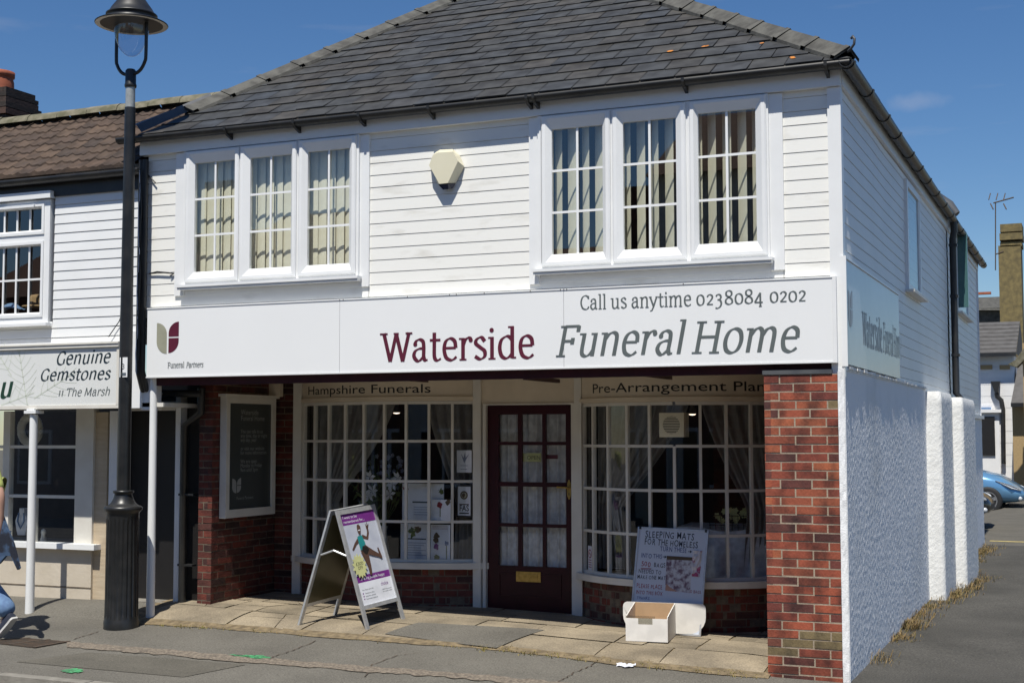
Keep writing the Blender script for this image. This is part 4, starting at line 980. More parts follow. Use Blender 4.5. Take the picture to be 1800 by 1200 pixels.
# side sign on the alley wall
ss = thing('alley_sign', 'glossy grey reflective sign on the alley side wall, seen at a glancing angle', 'sign', (-1.80, 1.9, 2.2))
sy0, sy1 = PX(1487, 560, -1.79).y, PX(1581, 600, -1.79).y; sz0, sz1 = 2.20, 3.03
m = MB(); m.box(-1.822, -1.79, sy0, sy1, sz0, sz1)
M_GLOSS = M_ALP; M_FAINT = mat('faint_grey_print', (.40, .43, .47), .4)
m.build('sign_panel', M_GLOSS, ss)
m = MB(); m.box(-1.824, -1.778, sy0-.02, sy0, sz0-.02, sz1+.02); m.box(-1.824, -1.780, sy0, sy1, sz1, sz1+.015); m.build_each('edge_trim', M_WHITE, ss)
Yv, Zv, Xn = Vector((0, 1, 0)), UZ, Vector((1, 0, 0))
pl, wd = pen_text('Waterside', thick=.15, thin=.055); lay(pl, wd, (-1.788, sy0+.82, 2.40), Yv, Zv, Xn, 'lettering', M_FAINT, ss, fit=1.15, h=.28)
pl, wd = pen_text('Funeral Home', thick=.13, thin=.05, italic=.2, words=.22); lay(pl, wd, (-1.788, sy0+2.02, 2.40), Yv, Zv, Xn, 'lettering', M_FAINT, ss, fit=1.25, h=.28)
petal(lambda u, v: (-1.788, sy0+.12+.2*u, 2.50+.3*v), 0, M_FAINT, M_FAINT, ss)

# alarm box
al = thing('alarm_box', 'cream burglar alarm box with dark blue lens on the white cladding', 'alarm box', tuple(P(780, 330, .07)))
YFt, YBk = -.022, .066
fr = [P(730+x/9.23, 240+y/9.23, YFt) for x, y in ((285, 300), (370, 262), (610, 248), (652, 322), (692, 400), (528, 755), (390, 768), (222, 470))]
bk = [P(730+x/9.23, 240+y/9.23, YBk) for x, y in ((330, 255), (400, 215), (610, 205), (725, 310), (797, 490), (662, 752), (360, 772), (240, 440))]
m = MB(); m.face(fr); m.grid([fr, bk], closed=True); m.face(bk[::-1]); m.build('cover', M_ALARM, al)
lt = [P(730+x/9.23, 240+y/9.23, YFt+.015) for x, y in ((372, 778), (528, 768))]+[P(730+x/9.23, 240+y/9.23, YBk-.01) for x, y in ((655, 760), (420, 775))]
lb = [P(730+x/9.23, 240+y/9.23, YFt+.028) for x, y in ((448, 862), (540, 852))]+[P(730+x/9.23, 240+y/9.23, YBk-.012) for x, y in ((605, 842), (470, 858))]
m = MB(); m.face(lt); m.face(lb); m.grid([lt, lb], closed=True); m.build('lens', M_NAVY, al)

# notice case on the recess wall
XB = XREV+.085
nb = thing('notice_case', 'white framed wall case with dark green information panel in the recess', 'notice board', (XREV, 1.2, 1.4))
tl, br_ = PX(399, 697, XB), PX(482, 901, XB); ny0, ny1 = tl.y, PX(485.5, 702, XB).y; nz1, nz0 = tl.z, PX(395, 911, XB).z
m = MB(); fw = .062
m.box(XREV+.008, XB, ny0, ny0+fw, nz0, nz1); m.box(XREV+.008, XB, ny1-fw, ny1, nz0, nz1); m.box(XREV+.008, XB-.001, ny0+fw, ny1-fw, nz0, nz0+fw+.02); m.box(XREV+.008, XB-.001, ny0+fw, ny1-fw, nz1-fw, nz1)
m.box(XREV+.006, XB+.012, ny0-.035, ny1+.05, nz1+.001, nz1+.03); m.build('case_frame', M_CREAMW, nb)
m = MB(); m.box(XREV+.01, XB-.022, ny0+fw, ny1-fw, nz0+fw+.02, nz1-fw); m.build('panel', M_BOARDG, nb)
NXv = XB-.021; pw = ny1-ny0-2*fw; py0 = ny0+fw
def case_line(s, u, v, h, italic=False):
    pl, wd = font_text(s, 1, -.004); lay(pl, wd, (NXv, py0+pw*u, nz0+(nz1-nz0)*v), Yv, Zv, Xn, 'lettering', M_TXTW, nb, h=h)
for i, s in enumerate(('Waterside', 'Funeral Home')): case_line(s, .28, .855-.05*i, .075)
for i, s in enumerate(('You can talk to us', 'any time, day or night', 'any day, year', '', 'or visit our website', 'for more information', '', 'We are open', 'Monday to Friday', '9am until 5pm')):
    if s: case_line(s, .28, .70-.036*i, .055)
petal(lambda u, v: (NXv, py0+pw*(.10+.20*u), nz0+(nz1-nz0)*(.20+.125*v)), 0, M_TXTW, M_TXTW, nb)
case_line('Funeral Partners', .20, .145, .045)
# small box high on the recess wall
p = PX(512, 690, XREV); m = MB(); m.box(XREV+.001, XREV+.14, 1.60, 1.66, 2.06, 2.20); tag(m.build('wall_box', M_CREAM, org=(XREV, 1.63, 2.06)), 'small cream junction box high in the recess beside the lettered curved fascia', 'junction box')

# ---- things in the windows
def flat(name, label, cat, px0, py0_, px1, py1_, Y, m, group=None, tilt=0):
    a, b = P(px0, py1_, Y), P(px1, py0_, Y); mb = MB(); mb.box(a.x, b.x, Y, Y+.008, a.z, b.z)
    r = thing(name, label, cat, (a.x, Y, a.z), group); mb.build('sheet', m, r); return r, a, b
def rct(par, a, b, Y, u0, v0, u1, v1, m, name, k=1):
    mb = MB(); x0, x1 = a.x+(b.x-a.x)*u0, a.x+(b.x-a.x)*u1; z0, z1 = a.z+(b.z-a.z)*v0, a.z+(b.z-a.z)*v1; y = Y-.0012*k
    mb.face([(x0, y, z0), (x1, y, z0), (x1, y, z1), (x0, y, z1)]); return mb.build(name, m, par, fix=False)
M_PRINT = mat('blue_grey_print', (.22, .25, .36), .7); M_LEAFP = mat('green_print', (.10, .14, .04), .7); M_ROSE = mat('rose_print', (.22, .02, .03), .7); M_BRN = mat('brown_print', (.10, .07, .04), .7)
def lines(par, a, b, Y, u0, u1, v0, v1, n, m=M_PRINT, t=.28):
    mb = MB(); y = Y-.0012
    for i in range(n):
        v = v0+(v1-v0)*i/max(1, n-1); h = abs(v1-v0)/max(n, 2)*t; uu = u1-(u1-u0)*random.choice((0, .1, .25))
        x0, x1 = a.x+(b.x-a.x)*u0, a.x+(b.x-a.x)*uu; z = a.z+(b.z-a.z)*v; hh = (b.z-a.z)*h
        mb.face([(x0, y, z), (x1, y, z), (x1, y, z+hh), (x0, y, z+hh)])
    mb.build('printed_lines', m, par, fix=False)
def blob(par, a, b, Y, cu, cv, r, m, name, n=14, j=.3):
    mb = MB(); pts = []
    for k in range(n):
        q = r*random.uniform(1-j, 1+j); pts.append((a.x+(b.x-a.x)*cu+q*math.cos(k*6.283/n), Y-.0016-random.random()*.0006, a.z+(b.z-a.z)*cv+q*math.sin(k*6.283/n)))
    mb.face(pts); mb.build(name, m, par, fix=False)
yw = YB-.12
r, a, b = flat('poster', 'white poster with leafy cross above printed text, lower pane of bow window', 'poster', 704, 921, 754, 984, yw, M_PAPER)
blob(r, a, b, yw, .42, .80, .055, M_LEAFP, 'leaf_picture', j=.5); blob(r, a, b, yw, .62, .86, .035, M_BRN, 'leaf_picture', j=.5); lines(r, a, b, yw, .22, .9, .58, .59, 1, M_TXTN, 6); lines(r, a, b, yw, .22, .9, .15, .48, 6)
r, a, b = flat('poster', 'white poster with flower edge in left bow window, third row of panes', 'poster', 707, 850, 780, 914, yw, M_PAPER)
blob(r, a, b, yw, .07, .86, .028, M_ROSE, 'flower_picture', j=.55); lines(r, a, b, yw, .25, .95, .48, .50, 1, M_TXTN, 4); lines(r, a, b, yw, .28, .85, .16, .36, 4); blob(r, a, b, yw, .93, .8, .026, M_LEAFP, 'flower_picture', j=.55)
r, a, b = flat('poster', 'white rose card with red rose in left bow window', 'poster', 757, 878, 792, 915, yw-.03, M_PAPER)
blob(r, a, b, yw-.03, .45, .74, .030, M_ROSE, 'rose_picture', j=.2); rct(r, a, b, yw-.03, .46, .2, .50, .62, M_LEAFP, 'stem_picture'); blob(r, a, b, yw-.03, .88, .88, .024, M_BRN, 'leaf_picture', j=.5)
r, a, b = flat('poster', 'white poster with small pictures and a blue iris, bottom of left bow window', 'poster', 757, 922, 791, 987, yw, M_PAPER)
for k, (v, mm) in enumerate(((.70, M_BRN), (.57, M_BRN), (.42, M_PURPLE), (.12, M_LEAFP))): blob(r, a, b, yw, .30, v, .030, mm, 'small_picture', j=.35)
blob(r, a, b, yw, .82, .50, .026, M_PRINT, 'iris_picture', j=.4); rct(r, a, b, yw, .80, .05, .84, .46, M_LEAFP, 'stem_picture'); lines(r, a, b, yw, .1, .9, .88, .95, 3, M_ROSE)
# stickers on the right-hand panes
r, a, b = flat('window_sticker', 'pale sticker with blue bird mark in the left bow window', 'sticker', 803, 791, 829, 830, YB-.045, M_PAPER)
mb = MB(); f_ = lambda u, v: (a.x+(b.x-a.x)*u, YB-.047, a.z+(b.z-a.z)*v)
mb.face([f_(.5, .42), f_(.28, .86), f_(.46, .66)]); mb.face([f_(.5, .42), f_(.46, .66), f_(.56, .9), f_(.6, .66)]); mb.face([f_(.5, .42), f_(.6, .66), f_(.84, .84)]); mb.build('bird_mark', M_PRINT, r, fix=False); lines(r, a, b, YB-.045, .25, .75, .14, .3, 2)
r, a, b = flat('window_sticker', 'black bordered sticker with round gold seal and letters FAS', 'sticker', 802, 852, 830, 908, YB-.045, M_TXTB)
rct(r, a, b, YB-.045, .10, .05, .90, .95, M_PAPER, 'sticker_face'); blob(r, a, b, YB-.048, .5, .68, .042, M_BRN, 'seal', 18, 0); blob(r, a, b, YB-.051, .5, .68, .030, M_LOGOG, 'seal_ring', 18, 0); blob(r, a, b, YB-.054, .5, .68, .018, M_BRN, 'seal_figure', 9, .4)
pl, wd = pen_text('F', thick=.2, thin=.07); 
rct(r, a, b, YB-.046, .2, .38, .8, .41, M_BRN, 'rule'); rct(r, a, b, YB-.046, .2, .10, .8, .14, M_TXTB, 'rule')
pl, wd = font_text('FAS', 1, .012); lay(pl, wd, (a.x+(b.x-a.x)*.2, YB-.049, a.z+(b.z-a.z)*.19), RX, UZ, NY, 'lettering', M_TXTB, r, fit=(b.x-a.x)*.6, h=.085)
# no smoking sticker
f, Rr = FR_, RR_; t0 = -.883+.06; x, y = f(t0+.04, .006); tv = Vector((math.cos(t0), math.sin(t0), 0)); nv = Vector((math.sin(t0), -math.cos(t0), 0)); zc = PPL(1036, 1003, Vector((x, y, 0)), nv).z
r = thing('window_sticker', 'white no smoking sticker with red ring in the right bow window', 'sticker', (x, y, zc)); mb = MB(); rect_on(mb, (x, y, zc), tv, UZ, nv, 0, 0, .095, .24); mb.build('sticker_face', M_PAPER, r, fix=False)
mb = MB(); o = Vector((x, y, zc))+tv*.0475+UZ*.165+nv*.001; R2 = lambda rr, k: o+tv*(rr*math.cos(k*.2618))+UZ*(rr*math.sin(k*.2618))
mb.grid([[R2(.042, k) for k in range(24)], [R2(.032, k) for k in range(24)]], closed=True); mb.face([o+tv*.027-UZ*.021+nv*.0008, o+tv*.021-UZ*.027+nv*.0008, o-tv*.027+UZ*.021+nv*.0008, o-tv*.021+UZ*.027+nv*.0008]); mb.build('red_ring', M_INKR, r, fix=False)
mb = MB(); mb.face([o-tv*.02-UZ*.004+nv*.0004, o+tv*.02-UZ*.004+nv*.0004, o+tv*.02+UZ*.004+nv*.0004, o-tv*.02+UZ*.004+nv*.0004]); 
for k in range(4): mb.face([o-tv*.035-UZ*(.062+k*.022), o+tv*.035-UZ*(.062+k*.022), o+tv*.035-UZ*(.055+k*.022), o-tv*.035-UZ*(.055+k*.022)])
mb.build('printed_lines', M_INKR, r, fix=False)
# OPEN plate behind the door glass
r, a, b = flat('open_sign', 'yellow plate reading OPEN hung behind the door glass', 'sign', 916.5, 796, 951, 811, YB+.045, M_STAR)
pl, wd = font_text('OPEN', 1, -.008); lay(pl, wd, (a.x+(b.x-a.x)*.28, YB+.043, a.z+(b.z-a.z)*.25), RX, UZ, NY, 'lettering', M_TXTB, r, fit=(b.x-a.x)*.68, h=.058)
r, a, b = flat('door_notice', 'small dark red notice behind the door glass beside the yellow plate', 'sign', 960, 799, 980, 806, YB+.045, M_LOGOM)
# extractor fan in the right window
pa, pb = P(1158, 768, 1.215), P(1201, 725, 1.215)
fan = thing('extractor_fan', 'square cream extractor fan fitted in the top of the right bow window', 'fan', (pa.x, 1.215, pa.z)); s_ = pb.x-pa.x; mb = MB()
mb.box(pa.x, pb.x, 1.230, 1.40, pa.z, pb.z); c = Vector(((pa.x+pb.x)/2, 1.229, (pa.z+pb.z)/2)); H_ = (pb.z-pa.z)/2; R_ = H_*.74
sq = [(c.x+s_/2*max(-1, min(1, 1.42*math.cos(k*.19635))), 1.229, c.z+H_*max(-1, min(1, 1.42*math.sin(k*.19635)))) for k in range(32)]
ci = [(c.x+R_*math.cos(k*.19635), 1.225, c.z+R_*math.sin(k*.19635)) for k in range(32)]
mb.grid([sq, ci, [(c.x+R_*.97*math.cos(k*.19635), 1.231, c.z+R_*.97*math.sin(k*.19635)) for k in range(32)]], closed=True); mb.build('housing', M_ALARM, fan, fix=False)
mb = MB(); mb.face([(p_[0], 1.2288, p_[2]) for p_ in ci]); mb.build('fan_opening', M_TXTB, fan, fix=False)
mb = MB()
for k in range(11):
    z = c.z-R_*.9+k*R_*1.8/10; hw = math.sqrt(max(0, R_*R_-(z-c.z)**2)); mb.box(c.x-hw, c.x+hw, 1.222, 1.227, z-.004, z+.004)
mb.build('grille', M_ALARM, fan)
# lilies in a vase, spot lamps, cloth covered table, daffodils
p = P(672, 900, 1.95); vs_ = thing('flower_vase', 'vase of white lilies and blue flowers in the left bow window', 'vase', (p.x, 1.95, .345))
mb = MB(); mb.lathe((p.x, 1.95, .345), [(.06, 0), (.075, .08), (.06, .2), (.05, .3), (.065, .36)], 16); mb.build('vase', M_LAMPG, vs_)
mb = MB(); mg_ = MB(); mbl = MB(); my_ = MB()
def star(mb, c, r, n, th):
    for k in range(n):
        a = k*6.283/n+random.random()*.3; d = Vector((math.cos(a), random.uniform(-.7, -.1), math.sin(a))).normalized(); q = d.cross(Vector((0, 1, 0))).normalized()*r*th
        mb.face([c, c+d*r*.5+q, c+d*r, c+d*r*.5-q])
for px, py in ((650, 838), (655, 862), (690, 850), (685, 868), (648, 870), (700, 840)): star(mb, P(px, py, 1.88), .085, 6, .22)
for _ in range(40):
    q = P(random.uniform(632, 712), random.uniform(800, 850), random.uniform(1.9, 2.1)); star(mbl, q, .03, 5, .4)
for px in range(630, 715, 7): q = P(px, random.uniform(800, 850), 1.97); mg_.tube([(p.x, 1.95, .68), (p.x*.4+q.x*.6, 1.95, .9), tuple(q)], .004, 4)
for _ in range(20): star(mg_, P(random.uniform(630, 710), random.uniform(840, 885), 1.98), .11, 3, .15)
star(my_, P(632, 803, 1.95), .07, 8, .3)
mb.build('lily', M_NET, vs_, fix=False); mbl.build('blue_flower', M_PRINT, vs_, fix=False); mg_.build('stems', M_LEAFP, vs_, fix=False); my_.build('yellow_flower', M_STAR, vs_, fix=False)
M_BULB = emit('lit_bulb', (1, .80, .62), 2.0)
for (px, py, lb_) in ((663, 722, 'lit ceiling spot lamp inside left bow window, left one of two'), (697, 722, 'lit ceiling spot lamp inside left bow window, right one of two'), (1217, 724, 'lit ceiling spot lamp beside the extractor fan in the right bow window')):
    q = P(px, py, 3.2); r = thing('spot_lamp', lb_, 'lamp', tuple(q), 'ceiling spot lamps in the shop'); mb = MB(); mb.lathe((q.x, q.y, q.z), [(.045, -.02), (.03, .05), (.012, .09)], 12); mb.build('lamp_shade', M_GREYMET, r)
    mb = MB(); mb.lathe((q.x, q.y, q.z), [(.001, -.035), (.03, -.03), (.04, -.021)], 12); mb.build('bulb', M_BULB, r)
q = P(1265, 975, 1.9); tb = thing('draped_table', 'table under a white cloth behind the bow window with the fan', 'table', (q.x, 1.95, -.1))
mb = MB(); rows = []
for j in range(11):
    v = j/10; rr = []
    for i in range(60): u = i/59; rr.append((-3.75+u*.98, 1.72+(.16*(1-v) if v < .3 else .112)-.05*v+.025*math.sin(u*34+v*2)*v, .76-.52*v+.02*math.sin(u*9)))
    rows.append(rr)
mb.grid(rows, 0, True); mb.grid([rows[0], [(p_[0], 2.5, .78) for p_ in rows[0]]]); mb.build('cloth', M_NET, tb, fix=False)
bk = thing('flower_basket', 'wire basket of yellow daffodils on the cloth covered table', 'basket', tuple(P(1270, 935, 1.98)))
mb = MB(); mb2 = MB()
for _ in range(22): star(mb, P(random.uniform(1258, 1325), random.uniform(895, 918), 1.95), .035, 6, .4)
for k in range(9): a_ = P(1250+k*9.5, 942, 1.93); b_ = P(1246+k*10.2, 905, 1.93); mb2.tube([a_, b_], .003, 4)
for y_ in (905, 922, 942): mb2.tube([P(1246, y_, 1.93), P(1330, y_+2, 1.93)], .004, 4)
mb.build('daffodils', M_STAR, bk, fix=False); mb2.build('wire_frame', M_BLACK, bk)

# ================================================================== A-BOARD
A, B_, C_, D_ = PG(643, 1108), PG(710, 1089), PG(525, 1101), PG(592, 1082)
ab = thing('advert_board', 'silver framed folding A-board with purple poster standing on the paving', 'A-board', tuple((A+B_+C_+D_)/4))
top0 = (A+C_)/2; top1 = (B_+D_)/2
zt_ = PPL(584, 898, top0, Vector((0, 1, 0))).z; top0.z = zt_; top1.z = zt_+.0
def leaf(f0, f1, t0, t1, poster):
    ax = (f1-f0).normalized(); u0, u1 = (t0-f0), (t1-f1); up = u0.normalized(); n = ax.cross(up).normalized()
    ctr = (A+B_+C_+D_)/4
    if n.dot(f0-ctr) < 0: n = -n
    wd = (f1-f0).length; L = u0.length; fwid = .036; o = f0
    m = MB()
    q0 = .0
    for s in (0, wd-fwid): m.obox(o+ax*s, ax*fwid, n*.022, up*L)
    m.build_each('side_rail', M_ALU, ab)
    m = MB(); pb_ = .165*L
    m.obox(o+ax*fwid+up*pb_, ax*(wd-2*fwid), n*.021, up*fwid); m.obox(o+ax*fwid+up*(L-.045), ax*(wd-2*fwid), n*.021, up*.044)
    m.build_each('cross_rail', M_ALU, ab)
    m = MB(); m.obox(o+ax*fwid+up*(pb_+fwid)+n*.004, ax*(wd-2*fwid), n*.006, up*(L-pb_-fwid-.045)); m.build('back_panel', M_BOARDG, ab)
    return o+ax*fwid+up*(pb_+fwid)+n*.0102, ax, up, n, wd-2*fwid, L-pb_-fwid-.045
po, pax, pup, pn, pw_, ph_ = leaf(A, B_, top0+Vector((.02, 0, 0)), top1+Vector((.02, 0, 0)), True)
M_OLIVEP = mat('olive_back_panel', (.10, .085, .045), .18, (.08, .07, .035), 3)
b2 = leaf(C_, D_, top0-Vector((.02, 0, 0)), top1-Vector((.02, 0, 0)), False)
m = MB(); m.obox(b2[0]-b2[3]*.014, b2[1]*b2[4], b2[3]*.004, b2[2]*b2[5]); m.build('back_panel', M_OLIVEP, ab)
m = MB()
for s in (.03, .97):
    a_ = A.lerp(top0, .62)+(B_-A)*s; b_ = C_.lerp(top0, .62)+(D_-C_)*s; mid = (a_+b_)/2+Vector((0, 0, .045)); m.tube([a_, mid], .009, 6); m.tube([mid, b_], .009, 6)
m.build_each('hinge_strut', M_ALU, ab)
PO = MB(); rect_on(PO, po, pax, pup, pn, 0, 0, pw_, ph_); POS = PO.build('poster', M_SKYP, ab, fix=False)
def pr(u, v, k=1): return po+pax*(pw_*u)+pup*(ph_*v)+pn*(.0008*k)
m = MB()
for v0, v1 in ((.878, 1), (.243, .318)): m.face([pr(0, v0), pr(1, v0), pr(1, v1), pr(0, v1)])
m.build_each('purple_band', M_PURPLE, POS, fix=False)
m = MB(); m.face([pr(0, 0), pr(1, 0), pr(1, .243), pr(0, .243)]); m.build('pale_foot', M_PAPER, POS, fix=False)
def pline(s, u, v, wfit, h, m, it=0, k=2, thin=0.004):
    pl, wd = font_text(s, 1, thin); lay(pl, wd, pr(u, v, k), pax, pup, pn, 'lettering', m, POS, fit=wfit*pw_ if wfit else None, h=h*ph_)
pline('I want to be', .06, .948, .42, .042, M_PAPER); pline('remembered for...', .06, .90, .62, .042, M_PAPER); pline('...making people happy', .10, .268, .74, .045, M_PAPER)
pline('choice', .66, .165, .22, .06, M_PURPLE)
for s, v, wf in (('Your finals, your plan', .155, .34), ('Telephone plans', .115, .28), ('Instalment options', .085, .30), ('Guaranteed acceptance', .055, .34)): pline(s, .08 if 'Your' in s else .14, v, wf, .022, M_TXTG)
m = MB()
for v in (.118, .088, .058): m.face([pr(.08, v, 2), pr(.11, v, 2), pr(.11, v+.014, 2), pr(.08, v+.014, 2)])
m.build_each('bullet', M_PURPLE, POS, fix=False)
for s, v in (('0800 free quote', .115), ('ask inside today', .092)): pline(s, .66, v, .28, .018, M_TXTG)
def limb(pts, wds, m, name, k):
    mb = MB(); L = []; R = []
    for i, (u, v) in enumerate(pts):
        a_ = pts[max(i-1, 0)]; b_ = pts[min(i+1, len(pts)-1)]; dx, dy = (b_[0]-a_[0])*pw_, (b_[1]-a_[1])*ph_; q = math.hypot(dx, dy) or 1
        L.append((u-dy/q*wds[i]/pw_, v+dx/q*wds[i]/ph_)); R.append((u+dy/q*wds[i]/pw_, v-dx/q*wds[i]/ph_))
    mb.face([pr(*p_, k) for p_ in L]+[pr(*p_, k) for p_ in reversed(R)]); mb.build(name, m, POS, fix=False)
# the leaping runner printed on the poster
limb([(.42, .73), (.36, .70), (.24, .66), (.12, .60)], [.018, .020, .014, .010], M_SKIND, 'printed_arm', 3)
limb([(.48, .73), (.62, .70), (.68, .76), (.70, .835)], [.018, .017, .012, .010], M_SKIND, 'printed_arm', 3)
limb([(.67, .80), (.66, .86)], [.006, .003], M_SKIND, 'printed_hand', 4); limb([(.695, .82), (.71, .875)], [.006, .003], M_SKIND, 'printed_hand', 5); limb([(.70, .82), (.745, .85)], [.006, .003], M_SKIND, 'printed_hand', 6)
limb([(.40, .74), (.42, .66), (.42, .58)], [.030, .042, .040], M_TEAL, 'printed_vest', 7)
limb([(.42, .76), (.425, .80), (.44, .84), (.43, .865)], [.012, .022, .024, .010], M_SKIND, 'printed_head', 8); limb([(.40, .80), (.46, .802)], [.004, .005], M_PAPER, 'printed_headband', 9)
limb([(.43, .60), (.52, .57), (.66, .53), (.82, .49), (.88, .46)], [.040, .036, .026, .016, .010], M_SKIND, 'printed_leg', 10); limb([(.87, .455), (.845, .54), (.83, .575)], [.012, .010, .008], M_SKIND, 'printed_foot', 11)
limb([(.41, .59), (.44, .50), (.46, .40), (.44, .30)], [.044, .036, .022, .014], M_SKIND, 'printed_leg', 12); limb([(.38, .60), (.47, .575), (.52, .55)], [.024, .040, .030], M_TXTB, 'printed_shorts', 13)
m = MB(); sp_ = []
for k in range(28):
    rr = .095 if k % 2 else .070; a_ = k*6.283/28; sp_.append(po+pax*(pw_*.17+rr*math.cos(a_))+pup*(ph_*.42+rr*1.25*math.sin(a_))+pn*.014)
m.prism(sp_, pn*-.002); ST = m.build('discount_star', M_STAR, POS)
for s, v, wf in (('£300', .43, .22), ('OFF', .385, .14)):
    pl, wd = font_text(s, 1, -.012); lay(pl, wd, pr(.17-wf/2, v, 20), pax, pup, pn, 'lettering', M_TXTB, POS, fit=wf*pw_, h=.05*ph_)

# ================================================================== WHITEBOARD AND CARDBOARD BOX
b0 = PG(1106, 1120); b1 = PG(1234, 1126); yb_ = 1.06
bl_, brt = P(1106, 1118, yb_), P(1234, 1126, yb_); bl_.z = G(bl_.x, yb_)+.016; brt.z = G(brt.x, yb_)+.014
ytop = 1.225; t0, t1 = P(1124, 926, ytop), P(1246, 931, ytop)
wb = thing('whiteboard', 'whiteboard with a handwritten sleeping mats appeal leaning on the bow window', 'whiteboard', tuple((bl_+brt)/2))
wax = (brt-bl_).normalized(); wup = ((t0-bl_)+(t1-brt)).normalized(); wn = wax.cross(wup).normalized(); wn = wn if wn.y < 0 else -wn
wW, wH = ((brt-bl_).length+(t1-t0).length)/2, ((t0-bl_).length+(t1-brt).length)/2
m = MB(); m.obox(bl_, wax*wW, -wn*.012, wup*wH); BD = m.build('board', M_BOARDW, wb)
m = MB(); e = .016
m.obox(bl_, wax*e, wn*.008, wup*wH); m.obox(bl_+wax*(wW-e), wax*e, wn*.008, wup*wH); m.obox(bl_+wax*e, wax*(wW-2*e), wn*.007, wup*e); m.obox(bl_+wax*e+wup*(wH-e), wax*(wW-2*e), wn*.007, wup*e); m.build('frame', M_ALU, wb)
m = MB()
for u in (.02, .95):
    m.obox(bl_+wax*(wW*u)+wup*(wH-.02)-wn*.001, wax*.02, wn*.012, wup*.024)
m.build_each('corner_clip', M_BLACK, wb)
def wpt(u, v, k=1): return bl_+wax*(wW*u)+wup*(wH*v)+wn*(.0012*k)
def hand(s, u, v, wf, h, m): pl, wd = hand_text(s); lay(pl, wd, wpt(u, v), wax+wup*random.uniform(-.015, .01), wup, wn, 'handwriting', m, BD, fit=wf*wW, h=h)
for s, u, v, wf, h, m_ in (('SLEEPING MATS', .11, .902, .70, .085, M_INKB), ('FOR THE HOMELESS', .11, .832, .76, .078, M_INKB), ('TURN THESE', .34, .775, .38, .060, M_INKU), ('INTO THIS', .08, .705, .30, .056, M_INKU), ('500', .09, .62, .14, .060, M_INKR), ('BAGS', .27, .62, .17, .056, M_INKB),
                   ('NEEDED TO', .06, .555, .33, .050, M_INKB), ('MAKE ONE MAT', .05, .50, .41, .048, M_INKB), ('PLEASE PLACE', .05, .415, .37, .052, M_INKR), ('YOUR UNWANTED BAGS', .46, .402, .50, .036, M_INKR), ('INTO THIS BOX', .05, .355, .38, .046, M_INKR), ('THANKS', .07, .305, .18, .035, M_INKU)):
    hand(s, u, v, wf, h, m_)
m = MB()
for (u, v, r_) in ((.735, .785, .05), (.385, .72, .05)):
    m.face([wpt(u, v), wpt(u+r_, v), wpt(u+r_, v+.006), wpt(u, v+.006)]); m.face([wpt(u+r_*.55, v-.012, 1.3), wpt(u+r_*1.15, v+.003, 1.3), wpt(u+r_*.55, v+.018, 1.3)])
m.build_each('arrow', M_INKB, BD, fix=False)
m = MB(); m.face([wpt(.09, .598), wpt(.24, .600), wpt(.24, .606), wpt(.09, .604)]); m.face([wpt(.09, .610-.022), wpt(.24, .612-.022), wpt(.24, .616-.022), wpt(.09, .614-.022)]); m.build_each('underline', M_INKR, BD, fix=False)
MATP = mat('mat_photo', (.55, .56, .60), .6, (.16, .10, .14), 26, lo=.40, hi=.62, detail=6)
m = MB(); m.face([wpt(.46, .405, 2), wpt(.81, .40, 2), wpt(.80, .735, 2), wpt(.44, .735, 2)]); ph = m.build('pinned_photo', MATP, BD, fix=False)
m = MB(); m.face([wpt(.46, .405, 3), wpt(.64, .402, 3), wpt(.52, .44, 3), wpt(.47, .47, 3)]); m.build('photo_hand', M_SKIN, BD, fix=False)
m = MB(); m.face([wpt(.45, .70, 3), wpt(.80, .705, 3), wpt(.80, .735, 3), wpt(.44, .735, 3)]); m.build('photo_top', M_BRN, BD, fix=False)
BAGM = mat('crumpled_bag', (.62, .60, .63), .35, (.36, .06, .16), 13, lo=.50, hi=.56)
m = MB(); rows = []
for j in range(9):
    v = j/8; w_ = .066*(1 if j < 7 else 1.1)*(1-.18*math.sin(v*9)**2); rows.append([tuple(wpt(.865-w_+2*w_*i/6, .555+.245*v, 1.5+random.uniform(0, 14)*(1 if 0 < i < 6 else .1))) for i in range(7)])
m.grid(rows, 0, False); m.build('taped_bag', BAGM, wb, fix=False)

q = [PG(1100, 1129), PG(1174, 1133.5)]; bxo = q[0]; ax = (q[1]-q[0]); ax.z = 0; bw = ax.length; ax.normalize(); ay = Vector((-ax.y, ax.x, 0)); zb_ = max(q[0].z, q[1].z)+.017
r_back = PG(1195, 1116); bd_ = max(.2, (Vector((r_back.x, r_back.y, 0))-Vector((q[1].x, q[1].y, 0))).dot(ay)); bd_ = min(bd_, 1.0-bxo.y); bh = P(1097, 1082, bxo.y).z-zb_; bhb = bh+.075
bx = thing('cardboard_box', 'open white cardboard collection box with rounded side wings in front of whiteboard', 'box', (bxo.x, bxo.y, zb_)); O = Vector((bxo.x, bxo.y, zb_)); th = .007
m = MB(); m.obox(O, ax*bw, ay*th, UZ*(bh*.93)); m.build('front_panel', M_CARD, bx)
m = MB(); M_TAPE = glass('clear_tape', .12, (.85, .84, .80), .2)
m.obox(O+UZ*(bh*.931)+ay*.001, ax*(bw*.70), ay*.002, UZ*(bh*.10)); m.obox(O-ay*.0015+UZ*(bh*.70)+ax*(bw*.3), ax*(bw*.34), ay*.001, UZ*(bh*.24)); m.build('tape', M_TAPE, bx)
for s in (0, bw-th):
    m = MB(); o = O+ax*s; pts_ = [o+ay*th, o+ay*bd_, o+ay*bd_+UZ*bhb, o+ay*th+UZ*(bh)]; m.prism(pts_, ax*th); m.build('side_panel', M_CARD, bx)
m = MB(); m.obox(O+ay*(bd_-.004)+ax*th, ax*(bw-2*th), ay*.004, UZ*(bhb-.002)); m.build('inside_back', M_CARDB, bx)
